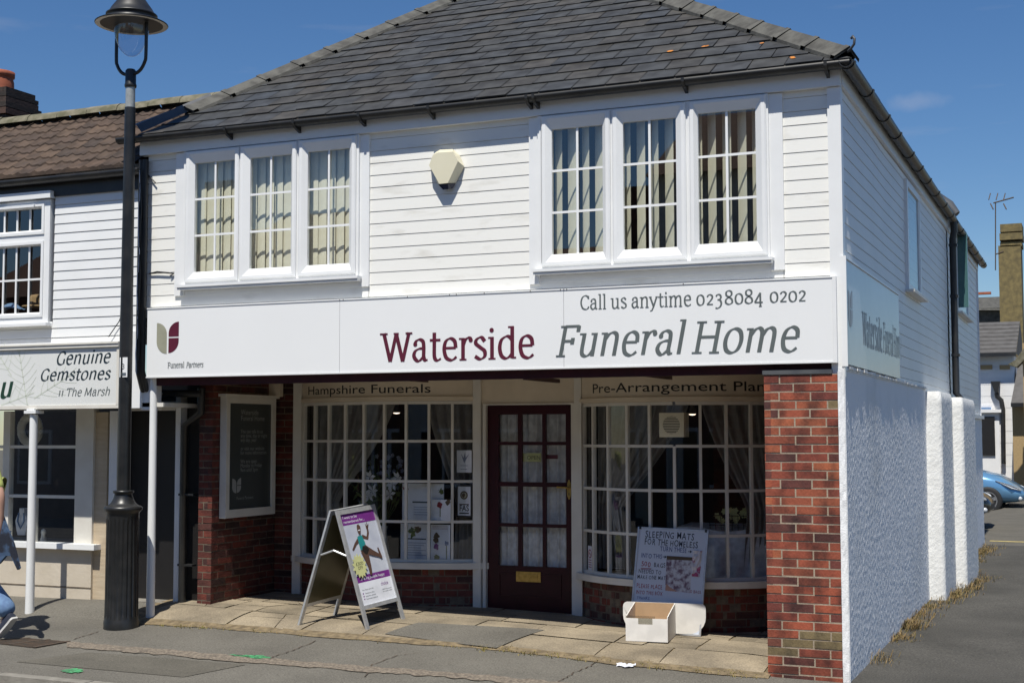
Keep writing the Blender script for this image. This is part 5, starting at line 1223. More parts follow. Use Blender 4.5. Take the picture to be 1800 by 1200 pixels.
m = MB(); m.obox(O+ay*th+ax*th+UZ*.004, ax*(bw-2*th), ay*(bd_-th-.004), UZ*.004); m.build('inside_base', M_CARDB, bx)
def wing(x0, x1, inner):
    """rounded at the lower outer corner"""
    pts_ = []; sg = 1 if x1 > x0 else -1; rr = .15; h = bhb; o = O+ay*(bd_+.001)
    pts_ += [(x0, .02), (x1-sg*rr, .02)]+[(x1-sg*rr+sg*rr*math.sin(a), .02+rr-rr*math.cos(a)) for a in [k*math.pi/12 for k in range(1, 7)]]+[(x1, h-.04)]+[(x1-sg*.04+sg*.04*math.cos(a), h-.04+.04*math.sin(a)) for a in [k*math.pi/8 for k in range(1, 5)]]+[(x0, h)]
    m = MB(); m.prism([o+ax*a+UZ*b for a, b in pts_], ay*.006); m.build('side_wing', M_CARD, bx)
wing(0, -.105, 0); wing(bw, bw+.27, 0)
m = MB(); m.obox(O+ay*(bd_+.008), ax*bw, ay*.005, UZ*(bhb-.001)); m.build('back_panel', M_CARD, bx)

# litter, spray marks, drain
p = PG(1100, 1171); lt_ = MB(); rows = []
for j in range(7):
    rows.append([(p.x-.07+.14*i/8+random.uniform(-.006, .006), p.y-.045+.09*j/6+.02*math.sin(i), G(p.x, p.y)+.006+abs(.022*math.sin(i*1.3+j*.8))*(1 if j not in (0, 6) else .3)) for i in range(9)])
lt_.grid(rows, 0, False); tag(lt_.build('paper_scrap', M_PAPER, org=(p.x, p.y, p.z), fix=False), 'crumpled white paper scrap on the grey asphalt', 'litter')
for label, pts_ in (('green spray paint patch on asphalt nearest the kerb', [(108, 1178), (118, 1176.5), (130, 1176), (145, 1177), (146, 1180), (136, 1183), (120, 1183), (112, 1181)]), ('long green spray paint streak on asphalt below the A-board', [(404, 1151), (430, 1152), (452, 1152), (474, 1155), (478, 1157.5), (462, 1158), (448, 1158), (440, 1156), (420, 1154)])):
    mb = MB(); out_ = []
    for (a_, b_) in zip(pts_, pts_[1:]+pts_[:1]):
        for k in range(5): t = k/5; out_.append(PG(a_[0]+(b_[0]-a_[0])*t+random.uniform(-5, 5), a_[1]+(b_[1]-a_[1])*t+random.uniform(-1.0, 1.0)))
    c_ = sum(out_, Vector())/len(out_)
    for a_, b_ in zip(out_, out_[1:]+out_[:1]): mb.face([(v.x, v.y, G(v.x, v.y)+.0085) for v in (c_, a_, b_)])
    v = PG(*pts_[0]); tag(mb.build('paint_mark', M_GREEN, org=tuple(v), fix=False), label, 'paint mark', 'green spray marks on the pavement')
dq = [PG(-34, 1128), PG(50, 1122), PG(124, 1128), PG(62, 1139)]; gt = thing('drain_grate', 'rusty slotted iron drain grate in the asphalt by the kerb', 'drain', tuple(dq[0])); mb = MB(); mk = MB()
def bil(u, v, dz): p_ = (dq[0]*(1-u)+dq[1]*u)*(1-v)+(dq[3]*(1-u)+dq[2]*u)*v; return (p_.x, p_.y, G(p_.x, p_.y)+dz)
mk.face([bil(0, 0, .005), bil(1, 0, .005), bil(1, 1, .005), bil(0, 1, .005)]); mk.build('drain_pit', M_TXTB, gt, fix=False)
for k in range(15): u = k/15; mb.hexa([bil(u, 0, .005), bil(u+.022, 0, .005), bil(u+.022, 1, .005), bil(u, 1, .005), bil(u, 0, .010), bil(u+.022, 0, .010), bil(u+.022, 1, .010), bil(u, 1, .010)])
for v in (0, .48, .95): mb.hexa([bil(0, v, .006), bil(1, v, .006), bil(1, v+.05, .006), bil(0, v+.05, .006), bil(0, v, .0135), bil(1, v, .0135), bil(1, v+.05, .0135), bil(0, v+.05, .0135)])
mb.build('bars', M_STEELG, gt)

# ================================================================== NEIGHBOUR SHOP
NB = thing('neighbour_shop', 'white clad shop with brown tiled roof, sooty chimney and beige shopfront', 'building', (-10.6, .1, -.12))
YN = .12; YG = .62
nx1 = -8.62
mb = MB()
def clad2(z0, z1, ph=3.9, pit=.097):
    out = []; za = ph+math.floor((z0-ph)/pit)*pit
    while za < z1:
        for d, z in ((-.005, za), (-.005, za+.006), (.010, za+.007), (.004, za+pit-.0005)):
            if z0 <= z <= z1: out.append((d, z))
        za += pit
    return [(out[0][0], z0)]+out+[(out[-1][0], z1)]
wx1 = P(96, 450, YN).x; wz0 = P(50, 567, YN).z; wz1 = P(50, 345, YN).z
for x0, x1, z0, z1 in ((wx1, nx1, 2.0, 4.35), (-13.5, wx1, 2.0, wz0), (-13.5, wx1-1.5, wz0, 4.35)): mb.grid([[(x0, YN-d, z), (x1, YN-d, z)] for d, z in clad2(z0, z1)])
mb.build('front_cladding', M_CLADN, NB, fix=False)
# eaves, gutter, roof
ze = P(120, 318, YN-.1).z
mb = MB(); mb.box(-13.6, -8.58, YN-.03, YN+.1, ze-.13, ze+.02); mb.build('eaves_board', M_BLACKG, NB)
half_gutter([(x, YN-.10, ze+.055) for x in (-13.6, -11, -8.60)], .06, Vector((0, -1, 0))).build('gutter', M_BLACKG, NB)
tn = .72; yr = None
yy = .5
for _ in range(80):
    p = P(120, 211, yy); yy += .5*((p.z-(ze+.09+tn*(yy-.0)))) / (tn)
    yy = max(.5, min(6, yy))
YRG = yy; ZRG = ze+.09+tn*YRG
mb = MB(); rowsn = int(math.hypot(YRG, ZRG-ze)/.19)
for r in range(rowsn+1):
    v0, v1 = r*YRG/(rowsn), min((r+1.06)*YRG/rowsn, YRG)
    if v0 >= YRG: break
    x = -13.6
    while x < (-8.66 if v0 < .42 else -7.6):
        wd = .215; rv = random.random(); A_ = []; B2 = []; C2 = []
        lf = random.uniform(.018, .028)
        for k in range(7):
            u = k/6; h = .015*max(0, math.sin(u*math.pi*2+.6))+.006*math.sin(u*6.28*2)
            xx = x+wd*u; A_.append((xx, -.02+v0-.0, ze+.09+tn*v0+lf+h)); B2.append((xx, -.02+v1, ze+.09+tn*v1+.004+h)); C2.append((xx, -.02+v0+.004, ze+.09+tn*v0-.012))
        mb.grid([C2, A_, B2], rv)
        x += wd
mb.face([(-13.6, YRG, ZRG), (-7.3, YRG, ZRG), (-7.3, YRG*2, ze), (-13.6, YRG*2, ze)], .5)
NR = mb.build('roof', M_PAN, NB, fix=False)
mb = MB(); x = -13.6
while x < -7.4:
    L = .42; rv = random.random(); o = random.uniform(-.008, .008)
    mb.grid([[(xx, YRG-.13*math.cos(a), ZRG+.01+o+.10*math.sin(a)) for a in [math.pi*k/6 for k in range(7)]] for xx in (x, x+L-.006)], rv, True); x += L
mb.build('ridge_tiles', M_LICHEN, NR, fix=False)
# chimney and pot
YC_ = YRG+.6; cx0, cx1 = P(-115, 200, YC_).x, P(10, 200, YC_).x
CH = MB(); zc0 = ZRG-.5
def zc_(py): return P(20, py, YC_).z
for (py0, py1, e) in ((260, 208, 0), (208, 200, .028), (200, 188, .055), (188, 178, .055), (178, 168, .028), (168, 160, .028), (160, 150, .0)):
    z0, z1 = zc_(py0), zc_(py1); n = max(1, round((z1-z0)/.075))
    for k in range(n):
        za = z0+(z1-z0)*k/n; x = cx0-e
        off = .11 if (k % 2) else 0
        while x < cx1+e-.01:
            b = min(x+.22-off, cx1+e); off = 0
            CH.box(x+.003, b-.003, YC_-e, YC_+.5+e, za+.004, za+(z1-z0)/n-.004, random.random()); x = b
CHO = CH.build('chimney', M_BLKBRICK, NR)
mb = MB(); mb.box(cx0+.006, cx1-.006, YC_+.006, YC_+.49, zc0, zc_(151)); mb.build('chimney_mortar', M_MORTARD, NR)
pxm = F_PX/((P(10, 130, YC_)-CAM).dot(FW)); pc = P(-2, 130, YC_+.22)
mb = MB(); z0 = zc_(150); z1 = zc_(114); rr = 27/pxm
mb.lathe((pc.x, YC_+.22, z0), [(rr*1.0, 0), (rr*.98, (z1-z0)*.5), (rr*.92, (z1-z0)*.66), (rr*.92, (z1-z0)*.72), (rr*1.02, (z1-z0)*.76), (rr*1.03, z1-z0), (rr*.8, z1-z0), (rr*.8, (z1-z0)*.5)], 20); mb.build('chimney_pot', M_TERRA, NR)
mb = MB(); mb.lathe((pc.x, YC_+.22, z0-.03), [(rr*1.25, 0), (rr*1.05, .06)], 14); mb.build('mortar_collar', M_MORTARD, NR)
# upper window
m = MB(); x1 = P(92, 450, YN).x; x0 = x1-1.42; Yw = YN-.045
def zz(py): return P(85, py, YN).z
m.box(x0, x1, Yw, YN+.05, zz(568), zz(557)); 
z_tr0, z_tr1 = zz(424), zz(412)
m.box(x1-.07, x1, Yw, YN+.05, zz(557), zz(352)); m.box(x0, x0+.07, Yw, YN+.05, zz(557), zz(352)); m.box(x0+.07, x1-.07, Yw, YN+.05, zz(358), zz(352)); m.box(x0+.07, x1-.07, Yw, YN+.05, z_tr0, z_tr1)
NWIN = m.build('window', M_WHITE, NB)
def lights(za, zb, hb):
    m = MB(); o = (x0+.07, x1-.07, za, zb); g = (x0+.115, x1-.115, za+.05, zb-.045); ring(m, o, Yw+.005, o, Yw-.012); ring(m, o, Yw-.012, (o[0]+.03, o[1]-.03, o[2]+.03, o[3]-.03), Yw-.012); ring(m, (o[0]+.03, o[1]-.03, o[2]+.03, o[3]-.03), Yw-.012, g, Yw+.02); ring(m, g, Yw+.02, g, Yw+.06); m.build('sash', M_WHITE, NWIN, fix=False)
    m = MB(); n = 7
    for k in range(1, n): xx = g[0]+(g[1]-g[0])*k/n; m.box(xx-.010, xx+.010, Yw+.025, Yw+.036, g[2], g[3])
    for h in hb: m.box(g[0], g[1], Yw+.0245, Yw+.035, g[2]+(g[3]-g[2])*h-.010, g[2]+(g[3]-g[2])*h+.010)
    m.build('glazing_bars', M_WHITE, NWIN)
    m = MB(); m.face([(g[0], Yw+.045, g[2]), (g[1], Yw+.045, g[2]), (g[1], Yw+.045, g[3]), (g[0], Yw+.045, g[3])]); m.build('pane', G_UP, NWIN, fix=False)
    return g
g2 = lights(zz(557), z_tr0, (.5,)); g1 = lights(z_tr1, zz(358), ())
m = MB(); m.box(x0-.05, x1+.02, Yw-.05, YN, zz(568)-.03, zz(568)-.001); m.build('sill', M_WHITE, NWIN)
m = MB(); m.box(x0, x1+.03, Yw-.04, YN, zz(352)+.01, zz(338)); m.build('head_trim', M_WHITE, NWIN)
m = MB(); a, b = P(8, 366, Yw-.03), P(60, 358, Yw-.03); m.box(a.x, b.x, Yw-.035, Yw-.013, a.z-.012, a.z+.012); m.build('trickle_vent', M_WHITE, NWIN)
m = MB(); bx0, bx1, zz0, zz1 = x0-.1, x1+.1, wz0-.1, 4.3
m.face([(bx0, 2.2, zz0), (bx1, 2.2, zz0), (bx1, 2.2, zz1), (bx0, 2.2, zz1)])
for xx in (bx0, bx1): m.face([(xx, YN+.05, zz0), (xx, 2.2, zz0), (xx, 2.2, zz1), (xx, YN+.05, zz1)])
for z in (zz0, zz1): m.face([(bx0, YN+.05, z), (bx1, YN+.05, z), (bx1, 2.2, z), (bx0, 2.2, z)])
m.build('room', M_DARKROOM, NWIN, fix=False)
c = P(66, 540, .32); hat = thing('straw_hat', 'brown hat resting inside the upper window of the left shop', 'hat', tuple(c))
M_HAT = mat('tan_felt', (.26, .17, .08), .9); mb = MB(); mb.lathe(tuple(c), [(.16, 0), (.155, .012), (.10, .02), (.095, .085), (.07, .125), (.02, .135)], 20); mb.build('crown', M_HAT, hat)
mb = MB(); mb.lathe((c.x, c.y, c.z+.022), [(.102, 0), (.100, .02)], 20); mb.build('band', M_BRN, hat)
c = P(20, 542, .30); mb = MB(); rows = [[(c.x-.14+.28*i/8, c.y-.06+.12*j/4, c.z-.02+.075*math.sin(math.pi*i/8)*math.sin(math.pi*(j+.5)/5)+random.uniform(0, .012)) for i in range(9)] for j in range(5)]
mb.grid(rows, 0, True); tag(mb.build('folded_cloth', M_JEAN, org=tuple(c), fix=False), 'blue folded cloth lying inside the upper window of the left shop', 'cloth')
# sign
ns = thing('gem_sign', 'pale leaf patterned fascia sign in italic lettering over the beige shopfront', 'sign', (-9.6, .03, 1.93))
YS = .02; gx1 = P(210, 650, YS).x; gz0, gz1 = P(206, 717, YS).z, P(206, 600, YS).z
m = MB(); m.box(-13.4, gx1-.03, YS, YS+.08, gz0+.035, gz1-.05); m.build('sign_panel', M_SIGN2, ns)
m = MB(); m.box(-13.4, gx1, YS-.025, YS+.09, gz1-.05, gz1-.018); m.box(-13.4, gx1, YS-.008, YS+.09, gz0, gz0+.035); m.box(gx1-.03, gx1, YS-.010, YS+.09, gz0+.035, gz1-.05); m.box(-13.4, gx1+.005, YS-.035, YS+.09, gz1-.018, gz1); m.build_each('edge_trim', M_CREAMW, ns)
m = MB(); m.box(gx1, -8.60, YS+.06, YS+.09, gz0, gz1+.1); m.build('end_board', M_WHITE, ns)
YS2 = YS-.0022; kw = dict(thick=.15, thin=.045, nib=38, italic=.22, serif=False)
facade_text('Genuine', ns, 'lettering', M_TXTN, (97, 641), (193, 637), 640, 618, YS2, **kw)
facade_text('Gemstones', ns, 'lettering', M_TXTN, (69, 669), (193, 666), 668, 648, YS2, **kw)
facade_text('11 The Marsh', ns, 'lettering', M_TXTG, (101, 696.5), (193, 694.5), 696, 682, YS2, **dict(kw, thick=.12))
facade_text('u', ns, 'lettering', mat('dark_green_vinyl', (.012, .05, .03), .5), (-3, 699), (21, 697), 698, 662, YS2, **dict(kw, thick=.2))
m = MB()
def vein(pts, wd=.006):
    for (a, b) in zip(pts, pts[1:]):
        pa, pb = P(a[0], a[1], YS-.0012), P(b[0], b[1], YS-.0012); d = (pb-pa).normalized(); q = Vector((-d.z, 0, d.x))*wd*.5; m.face([pa-q, pb-q, pb+q, pa+q])
for base, top, n in (((48, 712), (33, 614), 8), ((20, 660), (-10, 610), 5), ((60, 700), (130, 655), 6), ((2, 712), (60, 690), 4)):
    vein([base, top], .011)
    for k in range(1, n):
        t = k/n; x = base[0]+(top[0]-base[0])*t; y = base[1]+(top[1]-base[1])*t
        for s in (-1, 1):
            dx, dy = top[0]-base[0], top[1]-base[1]; L = math.hypot(dx, dy); nx_, ny_ = -dy/L*s, dx/L*s; w_ = 26*math.sin(math.pi*min(.95, t+.1))
            vein([(x, y), (x+nx_*w_*.5+dx/L*9, y+ny_*w_*.5+dy/L*9), (x+nx_*w_+dx/L*22, y+ny_*w_+dy/L*22)], .005)
m.build('leaf_print', M_LGREEN, ns, fix=False)
# shopfront below
mb = MB(); mb.box(-13.4, -8.35, .10, YG+.3, gz0+.01, gz0+.05); mb.build('soffit', M_CREAMW, NB)
def pan(px0, px1, py0_, py1_, Y, d, m, name, par=NB):
    a, b = P(px0, py1_, Y), P(px1, py0_, Y); q = MB(); q.box(a.x, b.x, Y, Y+d, a.z, b.z); return q.build(name, m, par)
gxr = P(135, 850, YG).x
wz_b, wz_t = P(70, 952, YG).z, P(70, 722, YG).z
mb = MB(); mb.box(gxr, P(166, 850, YG).x, YG-.03, YG+.06, wz_b, wz_t+.05); mb.box(-13.2, -13.1, YG-.03, YG+.06, wz_b, wz_t)
for py in (785, 872): z = P(70, py, YG).z; mb.box(-13.1, gxr, YG-.012, YG+.03, z-.016, z+.016)
xm = P(63, 850, YG).x; mb.box(xm-.015, xm+.015, YG-.012, YG+.031, wz_b, P(70, 872, YG).z-.016)
x_ = P(14, 850, YG).x; mb.box(x_-.06, x_+.03, YG-.02, YG+.05, wz_b, wz_t)
SW = mb.build('shop_window', M_CREAMW, NB)
mb = MB(); mb.face([(-13.1, YG+.012, wz_b), (gxr, YG+.012, wz_b), (gxr, YG+.012, wz_t), (-13.1, YG+.012, wz_t)]); mb.build('pane', G_SHOP, SW, fix=False)
mb = MB(); s0 = P(168, 965, YG-.1); mb.box(-13.2, P(166, 965, YG-.1).x, YG-.11, YG+.05, wz_b-.055, wz_b); mb.build('sill', M_WHITE, SW)
mb = MB(); xq = P(160, 1000, YG-.03).x
mb.box(-13.2, xq, YG-.03, YG+.2, -.3, wz_b-.055); mb.build('stall_riser', M_BEIGE, NB)
mb = MB(); z = P(100, 1030, YG-.03).z; mb.box(-13.2, xq+.003, YG-.034, YG-.028, z-.006, z+.006); mb.build('riser_groove', M_MORTARD, NB)
pan(160, 190, 724, 1100, YG, .2, M_BEIGEB, 'brick_pilaster'); pan(187, 207, 722, 1072, YG-.06, .2, M_WHITE, 'door_pilaster')
pan(207, 216, 715, 1072, YG+.05, .1, M_CREAMW, 'door_frame')
a, b = P(304, 1070, YG+.0), P(318, 705, YG+.0); mb = MB(); mb.box(a.x, b.x, YG, YG+.14, a.z, 2.1); mb.build('door_frame', M_WHITE, NB)
a, b = P(212, 722, YG+.06), P(305, 705, YG+.06); mb = MB(); mb.box(a.x, b.x+.02, YG+.06, YG+.12, a.z, b.z); mb.build('door_head', M_CREAMW, NB)
a, b = P(212, 1047, YG+.16), P(310, 716, YG+.16); mb = MB(); mb.box(a.x, b.x, YG+.16, YG+.2, a.z-.2, b.z+.1); mb.build('door', M_DARKWOOD, NB)
a, b = P(214, 1044, YG+.1), P(306, 1060, YG-.1); mb = MB(); mb.box(a.x, b.x, YG-.06, YG+.16, -.3, -.02); mb.build('doorstep', M_KERB, NB)
mb = MB(); mb.box(P(316, 900, YG).x+.0, -8.24, YG+.10, YG+.3, -.2, 2.4); mb.build('end_wall', M_DARKWOOD, NB)
mb = MB(); mb.box(-13.3, -8.3, 3.4, 3.45, -.3, 2.4); mb.box(-13.3, -8.25, .95, 3.4, -.3, -.24); mb.box(-9.0, -8.95, YG+.2, 3.4, -.2, 2.1); mb.build('shop_room', M_SHOPROOM, NB)
mb = MB(); mb.box(-13.0, gxr-.02, YG+.06, YG+.6, wz_b-.04, wz_b-.012); mb.build('display_shelf', M_BRN, SW)
# things in that window
c = P(53, 755, YG+.16); wr = MB(); n = 40; R1, r1 = .125, .042
for q in range(6): wr.tube([(c.x+(R1+.03*math.cos(k*6.283/n*5+q))*math.cos(k*6.283/n), c.y+.03*math.sin(k*6.283/n*5+q), c.z+(R1+.03*math.cos(k*6.283/n*5+q))*math.sin(k*6.283/n)*1.1) for k in range(n+1)], .016, 6)
tag(wr.build('wicker_wreath', M_CREAMW, org=tuple(c)), 'pale wicker wreath hanging in the left shop window', 'wreath')
c = P(37, 940, YG+.2); jb = thing('jewellery_bust', 'white necklace display bust with blue necklace in the left shop window', 'display bust', tuple(c)); mb = MB()
prof_ = [(-.05, 0), (.05, 0), (.07, .07), (.085, .15), (.06, .21), (.035, .24), (.03, .29), (-.03, .29), (-.035, .24), (-.06, .21), (-.085, .15), (-.07, .07)]
mb.prism([(c.x+a_, c.y, c.z+b_) for a_, b_ in prof_], (0, .06, 0)); mb.build('bust', M_PAPER, jb); mb = MB(); mb.tube([(c.x-.035, c.y-.006, c.z+.24), (c.x-.045, c.y-.01, c.z+.15), (c.x, c.y-.012, c.z+.07), (c.x+.045, c.y-.01, c.z+.15), (c.x+.035, c.y-.006, c.z+.24)], .007, 6); mb.build('necklace', M_JEAN, jb)
c = P(76, 952, YG+.15); fg = MB(); fg.lathe(tuple(c), [(.035, 0), (.03, .04), (.02, .07), (.028, .10), (.02, .13), (.004, .14)], 12); tag(fg.build('small_figurine', M_CREAMW, org=tuple(c)), 'small cream figurine on the sill inside the left shop window', 'figurine')
# thin white post
c = PG(52, 1077); po_ = thing('canopy_post', 'thin white round post under the leaf patterned sign', 'post', tuple(c)); zt_ = gz0+.005
mb = MB(); mb.lathe((c.x, c.y, c.z-.01), [(.046, 0), (.042, .5), (.040, zt_-c.z-.05)], 16); mb.build('shaft', M_WHITE, po_); mb = MB(); mb.box(c.x-.075, c.x+.075, c.y-.06, c.y+.06, zt_-.05, zt_-.02); mb.box(c.x-.05, c.x+.05, c.y-.05, c.y+.05, zt_-.02, zt_+.0); mb.build('head_plate', M_WHITE, po_)
# pipes and cables in the corner between the two shops
mb = MB()
for px, r in ((247, .034), (253, .028)): a = P(px, 470, .03); mb.tube([(a.x, .03, 4.36), (a.x, .03, 2.28), (a.x, .10, 2.1), (a.x+.02, .3, 2.05)], r, 10)
mb.build('downpipe', M_BLACKG, shop)
for k, m_ in enumerate((M_PAPER, M_BLACK, M_BLACK)):
    mb = MB(); a = P(243+k*1.2, 470, -.01); mb.tube([(a.x+.012*math.sin(q*1.9+k*2), -.012, 4.25-q*.2) for q in range(11)], .006, 5); mb.build('cable', m_, shop)
mb = MB(); a, b = P(263, 481, .06), P(306, 481, .06); mb.tube([(a.x, .058, a.z), (a.x+.1, .05, a.z+.012), (b.x-.06, .052, b.z+.01), (b.x, .06, b.z+.0), (b.x-.04, .05, b.z-.02)], .008, 6); mb.tube([(P(257, 304, .06).x, .06, P(257, 304, .06).z), (P(275, 322, .06).x, .045, P(275, 322, .06).z)], .007, 5); mb.build('cable', M_BLACK, shop)
mb = MB(); a, b = P(219, 530, .09), P(192, 592, .09); mb.tube([(a.x, .10, a.z), (a.x*.5+b.x*.5+.03, .09, (a.z+b.z)/2-.02), (b.x, .08, b.z)], .005, 5); mb.build('cable', M_BLACK, NB)
mb = MB(); a = P(322, 760, YG-.05); bz = P(340, 700, .5)
mb.tube([(bz.x+.08, .52, 2.12), (bz.x+.08, .52, P(340, 725, .5).z), (a.x, YG-.03, P(320, 748, .55).z), (a.x, YG-.03, -.12)], .038, 10); mb.tube([(-8.9, .3, P(300, 690, .4).z), (bz.x+.1, .5, P(300, 692, .4).z)], .036, 8)
for z in (1.05, .35): mb.box(a.x-.05, a.x+.13, YG-.05, YG+.02, z, z+.02)
mb.build('downpipe', M_BLACKG, shop)
mb = MB(); mb.box(-8.62, -8.45, .10, .2, 1.9, 2.22); mb.build('end_bracket', M_WHITE, shop)
# lead at the foot of the left hip
d = (APEX-EL).normalized(); a = EL+d*.05; b = EL+d*.95; mb = MB(); off = Vector((-.16, .02, .06)); mb.grid([[a+NF*.02, b+NF*.03], [a+off*.5+Vector((0, 0, .07)), b+off*.4+Vector((0, 0, .09))], [a+off*1.5, b+off*1.2]], 0); mb.build('valley_flashing', M_LEAD, RF, fix=False)

# ================================================================== LAMP POST
c = PG(212, 1104); c.y += .05; c = P(213, 1102, c.y-.0); c.z = G(c.x, c.y)
lp = thing('street_lamp', 'black street lamp with fluted base and hanging glass bowl', 'street lamp', tuple(c)); LX, LY, LZ = c.x, c.y, c.z
def lz(py): return P(225, py, LY).z-LZ
pm = F_PX/((P(225, 600, LY)-CAM).dot(FW)); rr = lambda p_: p_/pm
mb = MB(); z0 = lz(1080)
fl = lambda u, z: -.055*(abs(math.sin(u*math.pi*16))**.6 < .45)
prof = [(rr(30), -.02), (rr(30), lz(1090)), (rr(29), lz(1088)), (rr(29), lz(1084)), (rr(28.5), lz(1080)), (rr(28), lz(1000)), (rr(27.3), lz(915)), (rr(28), lz(910)), (rr(27.5), lz(903)), (rr(29), lz(899)), (rr(32.5), lz(896)), (rr(33), lz(892)), (rr(30), lz(889)), (rr(25), lz(887)), (rr(21), lz(883)), (rr(17.5), lz(876)), (rr(15.5), lz(870)), (rr(15), lz(867)), (rr(18), lz(865.5)), (rr(18), lz(862)), (rr(12), lz(861))]
mb.lathe((LX, LY, LZ), prof, 128, True, flute=lambda u, z: (-.085*max(0, math.sin(u*math.pi*2*21))) if lz(1081) < z < lz(912) else 0); LB_ = mb.build('fluted_base', M_BLACK, lp)
mb = MB(); ang = math.radians(-58)
for s_ in (-15, 15): mb.tube([(LX+rr(28.4)*math.cos(ang+math.radians(s_)), LY+rr(28.4)*math.sin(ang+math.radians(s_)), LZ+lz(py)) for py in (1046, 1000, 950, 912)], .006, 6)
for py in (1046, 912): mb.tube([(LX+rr(28.4)*math.cos(ang+math.radians(q)), LY+rr(28.4)*math.sin(ang+math.radians(q)), LZ+lz(py)) for q in (-15, -7, 0, 7, 15)], .006, 6)
if 0: mb.grid([[(LX+rr(29.0)*math.cos(ang+da), LY+rr(29.0)*math.sin(ang+da), LZ+lz(py)) for da in [math.radians(-16+32*k/8) for k in range(9)]] for py in (1046, 1030, 915, 908)], 0, True); mb.build('access_door', M_BLACK, LB_, fix=False)
mb = MB(); mb.lathe((LX, LY, LZ), [(rr(11.6), lz(861)), (rr(11.2), lz(560)), (rr(10.8), lz(535)), (rr(9.5), lz(190))], 24); mb.build('shaft', M_BLACK, lp)
mb = MB(); mb.lathe((LX, LY, LZ), [(rr(8.4), lz(190)), (rr(8.4), lz(155))], 24); mb.build('silver_band', M_GREYMET, lp)
mb = MB(); mb.lathe((LX, LY, LZ), [(rr(9.6), lz(155)), (rr(10.6), lz(153)), (rr(10.6), lz(150)), (rr(9.6), lz(148)), (rr(9.4), lz(126)), (rr(7), lz(123))], 24); mb.build('collar', M_BLACK, lp)
hp = [(-6, 131), (-14, 130), (-23, 124), (-30, 113), (-32.5, 100), (-32.5, 36)]
for s in (1, -1):
    mb = MB(); mb.tube([(LX-s*p_[0]/pm*-1, LY, LZ+lz(p_[1])) for p_ in smooth_path(hp, False)], rr(3.1), 10); mb.build('hoop_arm', M_BLACK, lp)
mb = MB(); zr = lz(44)
mb.lathe((LX, LY, LZ), [(rr(63), zr-.006), (rr(64), zr), (rr(60), zr+.012), (rr(43), zr+.03), (rr(43), zr+.075), (rr(45), zr+.078), (rr(45), zr+.092), (rr(41), zr+.10), (rr(36), zr+.15), (rr(28), zr+.21), (rr(21), zr+.265), (rr(16), zr+.33), (rr(12), zr+.40), (rr(11), zr+.44), (rr(7), zr+.46), (rr(5), zr+.52), (rr(.5), zr+.54)], 40); mb.build('canopy', M_BLACKG, lp)
M_PALE = mat('pale_lamp_underside', (.72, .68, .60), .5)
mb = MB(); rows = [[(LX+rr(r_)*math.cos(q*6.283/40), LY+rr(r_)*math.sin(q*6.283/40), LZ+zr+dz) for q in range(40)] for r_, dz in ((62.5, -.008), (47, -.004))]; mb.grid(rows, 0, True, True); mb.build('canopy_rim', M_PALE, lp, fix=False)
mb = MB(); rows = [[(LX+rr(r_)*math.cos(q*6.283/40), LY+rr(r_)*math.sin(q*6.283/40), LZ+zr+dz) for q in range(40)] for r_, dz in ((47, -.0045), (45, .02), (34, .022), (10, .024))]; mb.grid(rows, 0, True, True); mb.build('reflector', M_GREYMET, lp, fix=False)
mb = MB(); mb.lathe((LX, LY, LZ+zr), [(rr(9), .024), (rr(9), .002), (rr(4), -.01)], 12); mb.build('lamp_holder', M_STEELG, lp)
mb = MB(); rows = [[(LX+rr(31*math.cos(a_))*math.cos(q*6.283/32), LY+rr(31*math.cos(a_))*math.sin(q*6.283/32), LZ+zr-.01-(zr-lz(99))*math.sin(a_)) for q in range(32)] for a_ in [k*math.pi/2/10*.995 for k in range(11)]]; mb.grid(rows, 0, True, True); mb.build('glass_bowl', G_BOWL, lp, fix=False)
mb = MB(); a = P(213.5, 663, LY-.03); b = P(227.5, 628, LY-.03); mb.box(a.x, b.x, LY-.06, LY-.055, a.z, b.z); PLT = mb.build('number_plate', M_WHITE, lp)
pl, wd = font_text('3', 1); lay(pl, wd, (a.x+(b.x-a.x)*.28, LY-.061, a.z+(b.z-a.z)*.40), RX, UZ, NY, 'number', M_TXTB, PLT, h=.075)
mb = MB()
for k in range(4): mb.box(a.x+.012, b.x-.012, LY-.0625, LY-.0605, a.z+.015+k*.008, a.z+.018+k*.008)
mb.build('small_print', M_TXTG, PLT)

# ================================================================== PERSON walking out of the picture on the left
def skin_obj(name, verts, edges, radii, m, parent, sub=2):
    me = bpy.data.meshes.new(name); org = ORG[parent.name]
    me.from_pydata([tuple(Vector(v)-org) for v in verts], edges, []); o = bpy.data.objects.new(name, me); COL.objects.link(o); o.parent = parent; ORG[o.name] = org
    md = o.modifiers.new('skin', 'SKIN'); md.use_smooth_shade = True
    for i, r in enumerate(radii):
        sv = me.skin_vertices[0].data[i]; sv.radius = r if isinstance(r, tuple) else (r, r); sv.use_root = (i == 0)
    sm = o.modifiers.new('sub', 'SUBSURF'); sm.levels = sub; sm.render_levels = sub
    me.materials.append(m); return o
toe = PG(-2, 1124); PY = toe.y; toe.x += .06; gz = G(toe.x, PY)
per = thing('person', 'person in lime top and blue jeans striding past the beige shopfront', 'person', (toe.x-.33, PY, gz))
hx_ = toe.x-.36
def B(f, l, z): return (hx_-f, PY+l, gz+z)      # f forward (to the left), l away from the camera
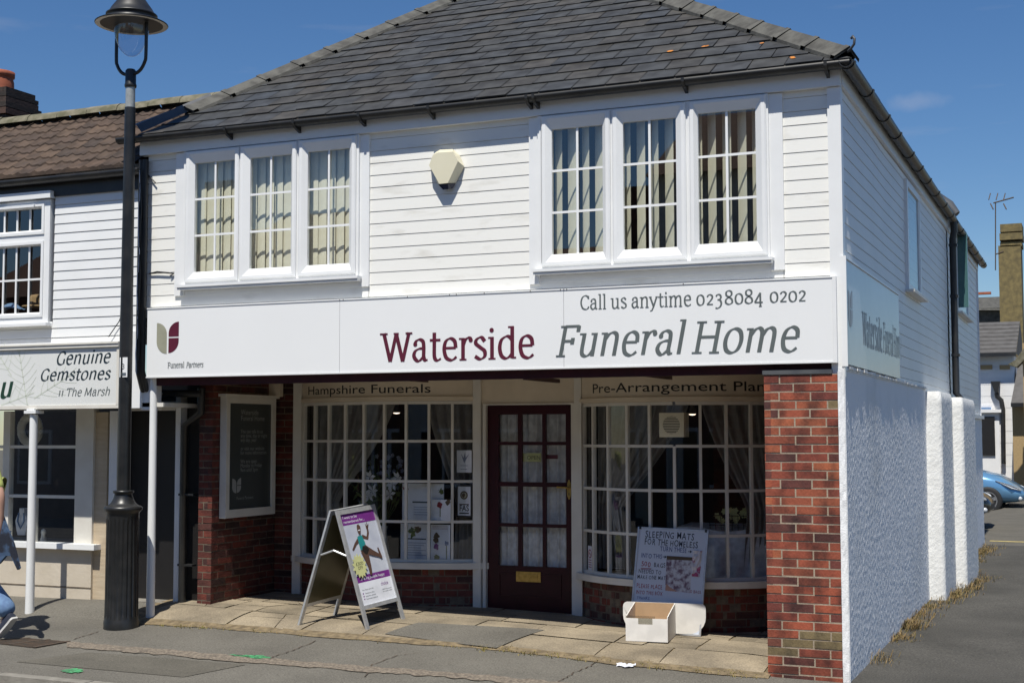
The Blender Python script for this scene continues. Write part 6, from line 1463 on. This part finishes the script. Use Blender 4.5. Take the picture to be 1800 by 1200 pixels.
V = [B(0, .09, .95), B(.0, .09, 1.10), B(.01, .09, 1.28), B(.015, .09, 1.42), B(.02, .09, 1.50), B(.05, .09, 1.60), B(.06, .09, 1.71),
     B(0, 0, .88), B(-.06, -.01, .50), B(-.27, -.01, .22), B(-.31, -.01, .13), B(-.22, -.01, .045),
     B(0, .18, .88), B(.24, .18, .50), B(.36, .18, .12), B(.37, .18, .07), B(.52, .18, .035),
     B(.0, -.10, 1.40), B(-.16, -.16, 1.17), B(-.13, -.15, .92), B(-.12, -.15, .86), B(.0, .28, 1.40), B(.12, .33, 1.14), B(.32, .30, 1.02), B(.38, .29, 1.00)]
Eg = [(0, 1), (1, 2), (2, 3), (3, 4), (4, 5), (5, 6), (0, 7), (7, 8), (8, 9), (9, 10), (10, 11), (0, 12), (12, 13), (13, 14), (14, 15), (15, 16), (3, 17), (17, 18), (18, 19), (19, 20), (3, 21), (21, 22), (22, 23), (23, 24)]
Rd = [(.14, .11), (.13, .10), (.15, .105), (.12, .08), .05, (.085, .10), (.085, .10), .08, .055, .045, .036, .035, .08, .055, .04, .036, .035, .055, .043, .030, .032, .055, .043, .030, .032]
V[8] = tuple(P(-52, 985, PY)); V[9] = tuple(P(-10, 1040, PY)); V[10] = tuple(P(12, 1072, PY)); V[11] = tuple(P(6, 1100, PY))
V[17] = tuple(P(-16, 815, PY-.12)); V[18] = tuple(P(1, 872, PY-.16)); V[19] = tuple(P(0, 922, PY-.15)); V[20] = tuple(P(-4, 942, PY-.15))
skin_obj('body', V, Eg, Rd, M_SKIN, per)
skin_obj('top', [V[0], V[1], V[2], V[3], V[17], tuple(Vector(V[17])*.15+Vector(V[18])*.85), V[21], tuple(Vector(V[21])*.15+Vector(V[22])*.85)], [(0, 1), (1, 2), (2, 3), (3, 4), (4, 5), (3, 6), (6, 7)], [(.165, .13), (.15, .12), (.168, .12), (.13, .09), .07, .058, .07, .058], M_YTOP, per)
def mixv(a, b, t): return tuple(Vector(a)*(1-t)+Vector(b)*t)
skin_obj('jeans', [V[0], V[7], V[8], V[9], mixv(V[9], V[10], 1.3), V[12], V[13], mixv(V[13], V[14], .5), mixv(V[13], V[14], .95)], [(0, 1), (1, 2), (2, 3), (3, 4), (0, 5), (5, 6), (6, 7), (7, 8)], [(.16, .125), .098, .085, .084, .098, .098, .080, .078, .082], M_JEAN, per)
# trailing shoe, heel lifted, and leading shoe
def shoe(heel, toe_, lat):
    h, t = Vector(heel), Vector(toe_); d = (t-h); L = d.length; d.normalize(); y = Vector((0, 1, 0)); n = y.cross(d).normalized(); n = n if n.z > 0 else -n
    if abs(n.z) < .05: n = Vector((-d.z, 0, d.x))
    st = [(0, .030, .055), (.08, .040, .075), (.3, .040, .085), (.5, .046, .065), (.72, .050, .050), (.9, .042, .038), (1, .020, .025)]
    up, so_ = MB(), MB(); R0 = []; R1 = []
    for (u, hw, hh) in st:
        c_ = h+d*(L*u); R0.append([c_+y*(hw*math.cos(a_))+n*(.022+hh*math.sin(a_)) for a_ in [math.pi*k/8 for k in range(9)]]); R1.append([c_+y*(hw*1.08*sx)+n*nz for sx, nz in ((-1, 0), (1, 0), (1, .018), (-1, .018))])
    up.grid(R0, 0, True); up.face(R0[0]); up.face(R0[-1]); so_.grid(R1, 0, False, True); so_.face(R1[0]); so_.face(R1[-1])
    S_ = up.build('shoe', M_NAVYC, per); so_.build('sole', M_SOLE, S_)
hl, tt = P(27, 1086, PY-.01), P(-1, 1127, PY-.01); tt.z = max(tt.z, G(tt.x, tt.y)+.012); shoe(hl, tt, 0); shoe(B(.30, .18, .012), B(.57, .18, .012), 0)
for k in range(5):
    mb = MB(); b_ = Vector(V[20]); yy = -.03+.015*k
    mb.tube([b_+Vector((0, yy, -.02)), b_+Vector((.004*k, yy*1.05, -.075)), b_+Vector((-.012, yy, -.12+.012*abs(k-2)))] if k else [b_+Vector((-.02, yy, 0)), b_+Vector((-.045, yy, -.03)), b_+Vector((-.05, yy, -.065))], [.010, .009, .006], 6); mb.build('finger', M_SKIN, per)
mb = MB(); hc = Vector(V[6]); rows = []
for i in range(9):
    a_ = math.pi*i/8*.62; rows.append([(hc.x+.02+.115*math.sin(a_)*math.cos(q*.3927), hc.y+.10*math.sin(a_)*math.sin(q*.3927), hc.z+.02+.11*math.cos(a_)) for q in range(16)])
mb.grid(rows, 0, True, True); mb.build('hair', M_BRN, per, fix=False)
jk = MB(); pp = [(-40, 905), (-10, 898), (4, 908), (12, 930), (22, 955), (33, 998), (30, 1001), (19, 977), (10, 976), (-2, 990), (-22, 1000), (-44, 985)]
fr_, bk_ = [P(x, y, PY-.155+.02*math.sin(i)) for i, (x, y) in enumerate(pp)], None
bk_ = [v+Vector((0, .03, 0)) for v in fr_]; jk.face(fr_); jk.face(bk_[::-1]); jk.grid([fr_, bk_], closed=True); jk.build('tied_jacket', M_DENIMD, per)

# ================================================================== BEHIND, AT THE END OF THE ALLEY
YH = 27.0
fh = thing('far_house', 'white painted brick house with dark door at the far end of the alley', 'house', (P(1750, 830, YH).x, YH, .0))
def fbox(par, px0, px1, py0_, py1_, Y, d, m, name): a, b = P(px0, py1_, Y), P(px1, py0_, Y); q = MB(); q.box(a.x, b.x, Y, Y+d, a.z, b.z); return q.build(name, m, par)
a, b = P(1600, 830, YH), P(1782, 620, YH); mb = MB()
zc = b.z; k = 0; z = -.1
while z < zc:
    mb.box(a.x, b.x, YH+(.004 if k % 2 else 0), YH+4, z, min(z+.15, zc)); z += .152; k += 1
mb.build('wall', M_FARWALL, fh)
e0 = P(1600, 620, YH-.3); e1 = P(1786, 620, YH-.3); zt_ = P(1750, 566, YH+2.2).z
mb = MB()
for k in range(8):
    t0, t1 = k/8, (k+1)/8; f0 = lambda t: (YH-.3+2.5*t, e1.z+(zt_-e1.z)*t)
    (ya, za), (yb2, zb2) = f0(t0), f0(t1); mb.face([(e0.x, ya, za+.03), (e1.x, ya, za+.03), (e1.x, yb2, zb2), (e0.x, yb2, zb2)]); mb.face([(e0.x, ya, za-.01), (e1.x, ya, za-.01), (e1.x, ya, za+.03), (e0.x, ya, za+.03)])
mb.face([(e1.x, YH-.3, e1.z-.02), (e1.x, YH+2.2, zt_), (e1.x, YH+4, e1.z-.02)]); FR = mb.build('roof', M_FARSLATE, fh, fix=False)
mb = MB(); mb.box(e0.x, e1.x, YH-.36, YH-.28, e1.z-.08, e1.z+.01); mb.build('gutter', M_BLACKG, fh)
DFR = fbox(fh, 1715, 1756, 722, 832, YH-.05, .06, M_FARWALL, 'door_frame'); fbox(fh, 1719, 1748, 732, 800, YH-.09, .05, M_DARKWOOD, 'door'); fbox(fh, 1712, 1760, 719, 725, YH-.16, .15, M_FARWALL, 'door_hood')
for x0_, x1_ in ((1712, 1744), (1757, 1775)): fbox(fh, x0_, x1_, 641, 649, YH-.05, .05, M_FARBRICK, 'lintel')
mb = MB(); q = [P(x, y, YH-.12) for x, y in ((1752, 690), (1753, 697), (1760, 703), (1763, 720), (1764, 815))]
mb.tube(q, .06, 8); a, b = P(1742, 690, YH-.12), P(1758, 670, YH-.12); mb.prism([(a.x, YH-.2, b.z), (b.x, YH-.2, b.z), (b.x-.05, YH-.2, a.z), (a.x+.1, YH-.2, a.z)], (0, .18, 0)); mb.build('downpipe', M_BLACKG, fh)
r = thing('wall_plate', 'small blue and white name plate on the far white house', 'sign', tuple(P(1735, 722, YH-.06))); fbox(r, 1716, 1744, 712, 722, YH-.06, .04, M_PAPER, 'plate'); fbox(r, 1718, 1742, 715.5, 720.5, YH-.064, .004, M_JEAN, 'blue_band')
# grey building behind
gb = thing('grey_house', 'grey roofed house with orange ridge tiles behind the far white house', 'house', tuple(P(1740, 560, 36))); fbox(gb, 1640, 1775, 540, 640, 36, 3, M_HIP, 'wall')
a, b = P(1640, 545, 35.8), P(1762, 545, 35.8); zt_ = P(1740, 522, 38).z; mb = MB(); mb.grid([[(a.x, 35.8, a.z), (b.x, 35.8, b.z)], [(a.x, 38, zt_), (b.x, 38, zt_)]]); mb.face([(b.x, 35.8, b.z), (b.x, 38, zt_), (b.x, 39, b.z)]); GR_ = mb.build('roof', M_HIP, gb, fix=False)
a, b = P(1640, 520, 38), P(1742, 513, 38); mb = MB(); mb.box(a.x, b.x, 37.9, 38.1, a.z-.02, b.z); mb.build('ridge_tiles', M_TERRA, GR_); fbox(gb, 1758, 1778, 524, 558, 35.6, .1, M_CARGL, 'window')
ch = thing('far_chimney', 'tall lichen covered brick chimney stack behind the far houses', 'chimney', tuple(P(1777, 560, 33)))
for px0, px1, p0_, p1_ in ((1760, 1794, 430, 640), (1758, 1796, 424, 434), (1757, 1797, 408, 422), (1758, 1796, 392, 408)): fbox(ch, px0, px1, p0_, p1_, 33-(.06 if p0_ < 424 else 0), 1.0, M_OLIVE, 'stack' if p0_ == 430 else 'corbel')
ae = thing('tv_aerial', 'thin television aerial on a mast beside the far chimney', 'aerial', tuple(P(1751, 455, 33))); mb = MB(); mb.tube([P(1750, 475, 33), P(1750, 355, 33)], .018, 5); mb.tube([P(1750, 447, 33), P(1764, 442, 33)], .02, 5); mb.build('mast', M_STEELG, ae)
mb = MB(); mb.tube([P(1746, 357, 33), P(1782, 347, 33)], .022, 5)
for x, y in ((1741, 340), (1754, 340), (1767, 340)): mb.tube([P(x, y, 33.2), P(x-3, y+11, 33)], .02, 4)
for x, y in ((1743, 358), (1766, 358)): mb.tube([P(x-2, y, 33), P(x+3, y+10, 32.8)], .02, 4)
mb.build('antenna', M_STEELG, ae)
# buff brick building on the right
bb = thing('buff_house', 'buff brick house with grey roof beside the far white house', 'house', tuple(P(1800, 830, 26))); a, b = P(1782, 830, 26), P(1980, 705, 26); mb = MB(); mb.box(a.x, b.x, 26, 30, -.2, b.z); mb.build('wall', M_FARBRICK, bb)
mb = MB(); l0, l1 = P(1777, 708, 25.7), P(1985, 708, 25.7); u0 = P(1790, 640, 27.5); mb.face([l0, l1, (l1.x, 27.5, u0.z), (u0.x, 27.5, u0.z)]); mb.face([l0, (u0.x, 27.5, u0.z), (l0.x, 29.5, l0.z)]); mb.build('roof', M_FARSLATE, bb, fix=False); mb = MB(); mb.box(l0.x, l1.x, 25.62, 25.72, l0.z-.1, l0.z); mb.build('gutter', M_BLACKG, bb)
tb_ = thing('tile_hung_house', 'house with curved lichen covered eaves in front of the buff house', 'house', tuple(P(1800, 640, 24))); mb = MB(); q = [P(x, y, 24) for x, y in ((1772, 640), (1785, 632), (1800, 612), (1860, 560), (1860, 590), (1800, 632), (1787, 645))]; mb.prism(q, (0, .6, 0)); mb.build('eaves', M_LICHEN, tb_); fbox(tb_, 1803, 1900, 600, 830, 24.2, .5, M_FARBRICK, 'wall')

def car(name, label, front, paint, group=None):
    """small hatchback, nose towards +x; front is the ground point under the nose"""
    X0, Y0, Z0 = front; r = thing(name, label, 'car', (X0-1.9, Y0, Z0), group); ORGc = r
    st = [(-3.95, .55, .35, .75), (-3.8, .78, .25, .92), (-3.2, .84, .22, .98), (-2.0, .85, .22, .95), (-1.2, .85, .22, 1.0), (-.95, .85, .22, .99), (-.5, .82, .24, .88), (-.2, .74, .27, .68), (-.05, .60, .30, .58), (0, .45, .34, .50)]
    mb = MB(); rows = []
    for x, hw, zl, zh in st:
        row = []
        for k in range(20):
            a_ = k*2*math.pi/20; cx_, sz = math.cos(a_), math.sin(a_); e = .42
            row.append((X0+x, Y0+hw*math.copysign(abs(cx_)**e, cx_), Z0+(zl+zh)/2+(zh-zl)/2*math.copysign(abs(sz)**.6, sz)))
        rows.append(row)
    mb.grid(rows, 0, True, True); mb.face(rows[0]); mb.face(rows[-1]); BD_ = mb.build('body', paint, r)
    mb = MB(); rows = []
    for x, hw, zh in ((-3.75, .66, .95), (-3.35, .62, 1.38), (-2.7, .62, 1.47), (-2.0, .62, 1.46), (-1.55, .64, 1.28), (-.98, .70, .93)):
        rows.append([(X0+x, Y0-.78, Z0+.88), (X0+x, Y0-hw, Z0+zh-.06), (X0+x, Y0-hw*.8, Z0+zh), (X0+x, Y0+hw*.8, Z0+zh), (X0+x, Y0+hw, Z0+zh-.06), (X0+x, Y0+.78, Z0+.88)])
    mb.grid(rows, 0, True); mb.build('cabin_glass', M_CARGL, r, fix=False)
    mb = MB(); mb.grid([[(X0+x, Y0-.58, Z0+z+.012), (X0+x, Y0, Z0+z+.03), (X0+x, Y0+.58, Z0+z+.012)] for x, z in ((-3.3, 1.40), (-2.7, 1.475), (-2.0, 1.465), (-1.7, 1.36))], 0, True); mb.build('roof_panel', paint, r, fix=False)
    for wx in (-.78, -3.2):
        for s in (-1, 1):
            cy_ = Y0+s*.80; mb = MB(); rows = []
            for k in range(33): a_ = k*2*math.pi/32; rows.append([(X0+wx+rd*math.cos(a_), cy_+s*o, Z0+.315+rd*math.sin(a_)) for rd, o in ((.20, .06), (.28, .075), (.315, .05), (.315, -.10), (.2, -.10))])
            mb.grid(rows, 0, True); T_ = mb.build('wheel', M_RUBBER, r, fix=False)
            mb = MB(); mb.face([(X0+wx+.2*math.cos(k*.3927), cy_+s*.05, Z0+.315+.2*math.sin(k*.3927)) for k in range(16)]); mb.build('wheel_well', M_TXTB, T_, fix=False)
            mb = MB()
            for k in range(5):
                a_ = k*1.2566+.3; d_ = Vector((math.cos(a_), 0, math.sin(a_))); q_ = Vector((-d_.z, 0, d_.x)); c_ = Vector((X0+wx, cy_+s*.065, Z0+.315)); mb.face([c_-q_*.03, c_+d_*.205-q_*.045, c_+d_*.205+q_*.045, c_+q_*.03])
            for k in range(20): a0_, a1_ = k*.31416, (k+1)*.31416; mb.face([(X0+wx+rd*math.cos(a_), cy_+s*.062, Z0+.315+rd*math.sin(a_)) for rd, a_ in ((.185, a0_), (.21, a0_), (.21, a1_), (.185, a1_))])
            mb.build('rim', M_RIM, T_, fix=False)
    for s in (-1, 1):
        mb = MB(); q = [(X0-.62, Y0+s*.80, Z0+.75), (X0-.30, Y0+s*.775, Z0+.66), (X0-.10, Y0+s*.64, Z0+.575), (X0-.08, Y0+s*.62, Z0+.53), (X0-.28, Y0+s*.79, Z0+.58)]; mb.prism(q, (0.02, s*.03, .02)); mb.build('headlight', M_LAMPG, r)
        mb = MB(); mb.lathe((X0-.10, Y0+s*.62, Z0+.36), [(.001, -.05), (.045, -.03), (.05, .02), (.02, .05)], 10); mb.build('fog_lamp', M_LAMPG, r)
    mb = MB(); mb.box(X0-.03, X0+.012, Y0-.38, Y0+.38, Z0+.36, Z0+.46); mb.build('grille', M_RUBBER, r)
    return r
q = P(1737, 888, 22.2); zc_g = G(q.x, 22.9); car('parked_car', 'light blue hatchback nosing out past the corner at the far end of the alley', (q.x+.78, 22.95, zc_g), M_CAR)
q = P(1741, 915, 16.2); car('parked_car', 'dark car almost hidden behind the rear corner of the white building', (q.x, 16.9, G(q.x, 16.5)), mat('black_car_paint', (.012, .012, .014), .25, coat=.5))

# ================================================================== OPPOSITE SIDE OF THE STREET (seen in the glass only)
xq = -27.0
for i, (wd, h, rh, m1) in enumerate(((7.5, 5.2, 1.9, M_OPP), (5.0, 5.4, 2.0, M_CREAM), (6.1, 4.6, 1.5, M_OPP), (5.4, 7.0, 2.0, M_CREAMW), (8.0, 5.6, 2.2, M_OPP), (8.0, 5.2, 2.2, M_OPP))):
    lab = ('brown brick house opposite with wide low roof', 'cream house opposite with shallow clay roof', 'brown brick house opposite between cream and white neighbours', 'tall white house opposite, highest of its row', 'wide brown brick house opposite behind the camera', 'brown brick house opposite at the alley end')[i]
    r = thing('opposite_house', lab, 'house', (xq+wd/2, -16, -.6)); mb = MB(); mb.box(xq+.02, xq+wd-.02, -23, -16, -.8, h); mb.build('wall', m1, r)
    mb = MB(); mb.grid([[(xq, -15.7, h-.05), (xq+wd, -15.7, h-.05)], [(xq, -19.5, h+rh), (xq+wd, -19.5, h+rh)], [(xq, -23.3, h-.05), (xq+wd, -23.3, h-.05)]]); mb.face([(xq, -15.7, h-.05), (xq, -19.5, h+rh), (xq, -23.3, h-.05)]); mb.face([(xq+wd, -15.7, h-.05), (xq+wd, -19.5, h+rh), (xq+wd, -23.3, h-.05)]); R_o = mb.build('roof', M_OPPR, r, fix=False)
    mb = MB(); mb.box(xq+wd*.7, xq+wd*.7+.9, -19.9, -19.1, h+rh-.8, h+rh+1.3); mb.build('chimney', M_OPP, R_o)
    for k in range(int(wd/2.2)):
        wx = xq+.9+k*2.2
        for z0 in (.4, 3.2):
            mb = MB(); mb.box(wx, wx+1.1, -16.03, -15.94, z0, z0+1.4); W_ = mb.build('window', M_WHITE, r); mb = MB(); mb.box(wx+.08, wx+1.02, -15.941, -15.93, z0+.08, z0+1.32); mb.build('pane', M_CARGL, W_)
    xq += wd
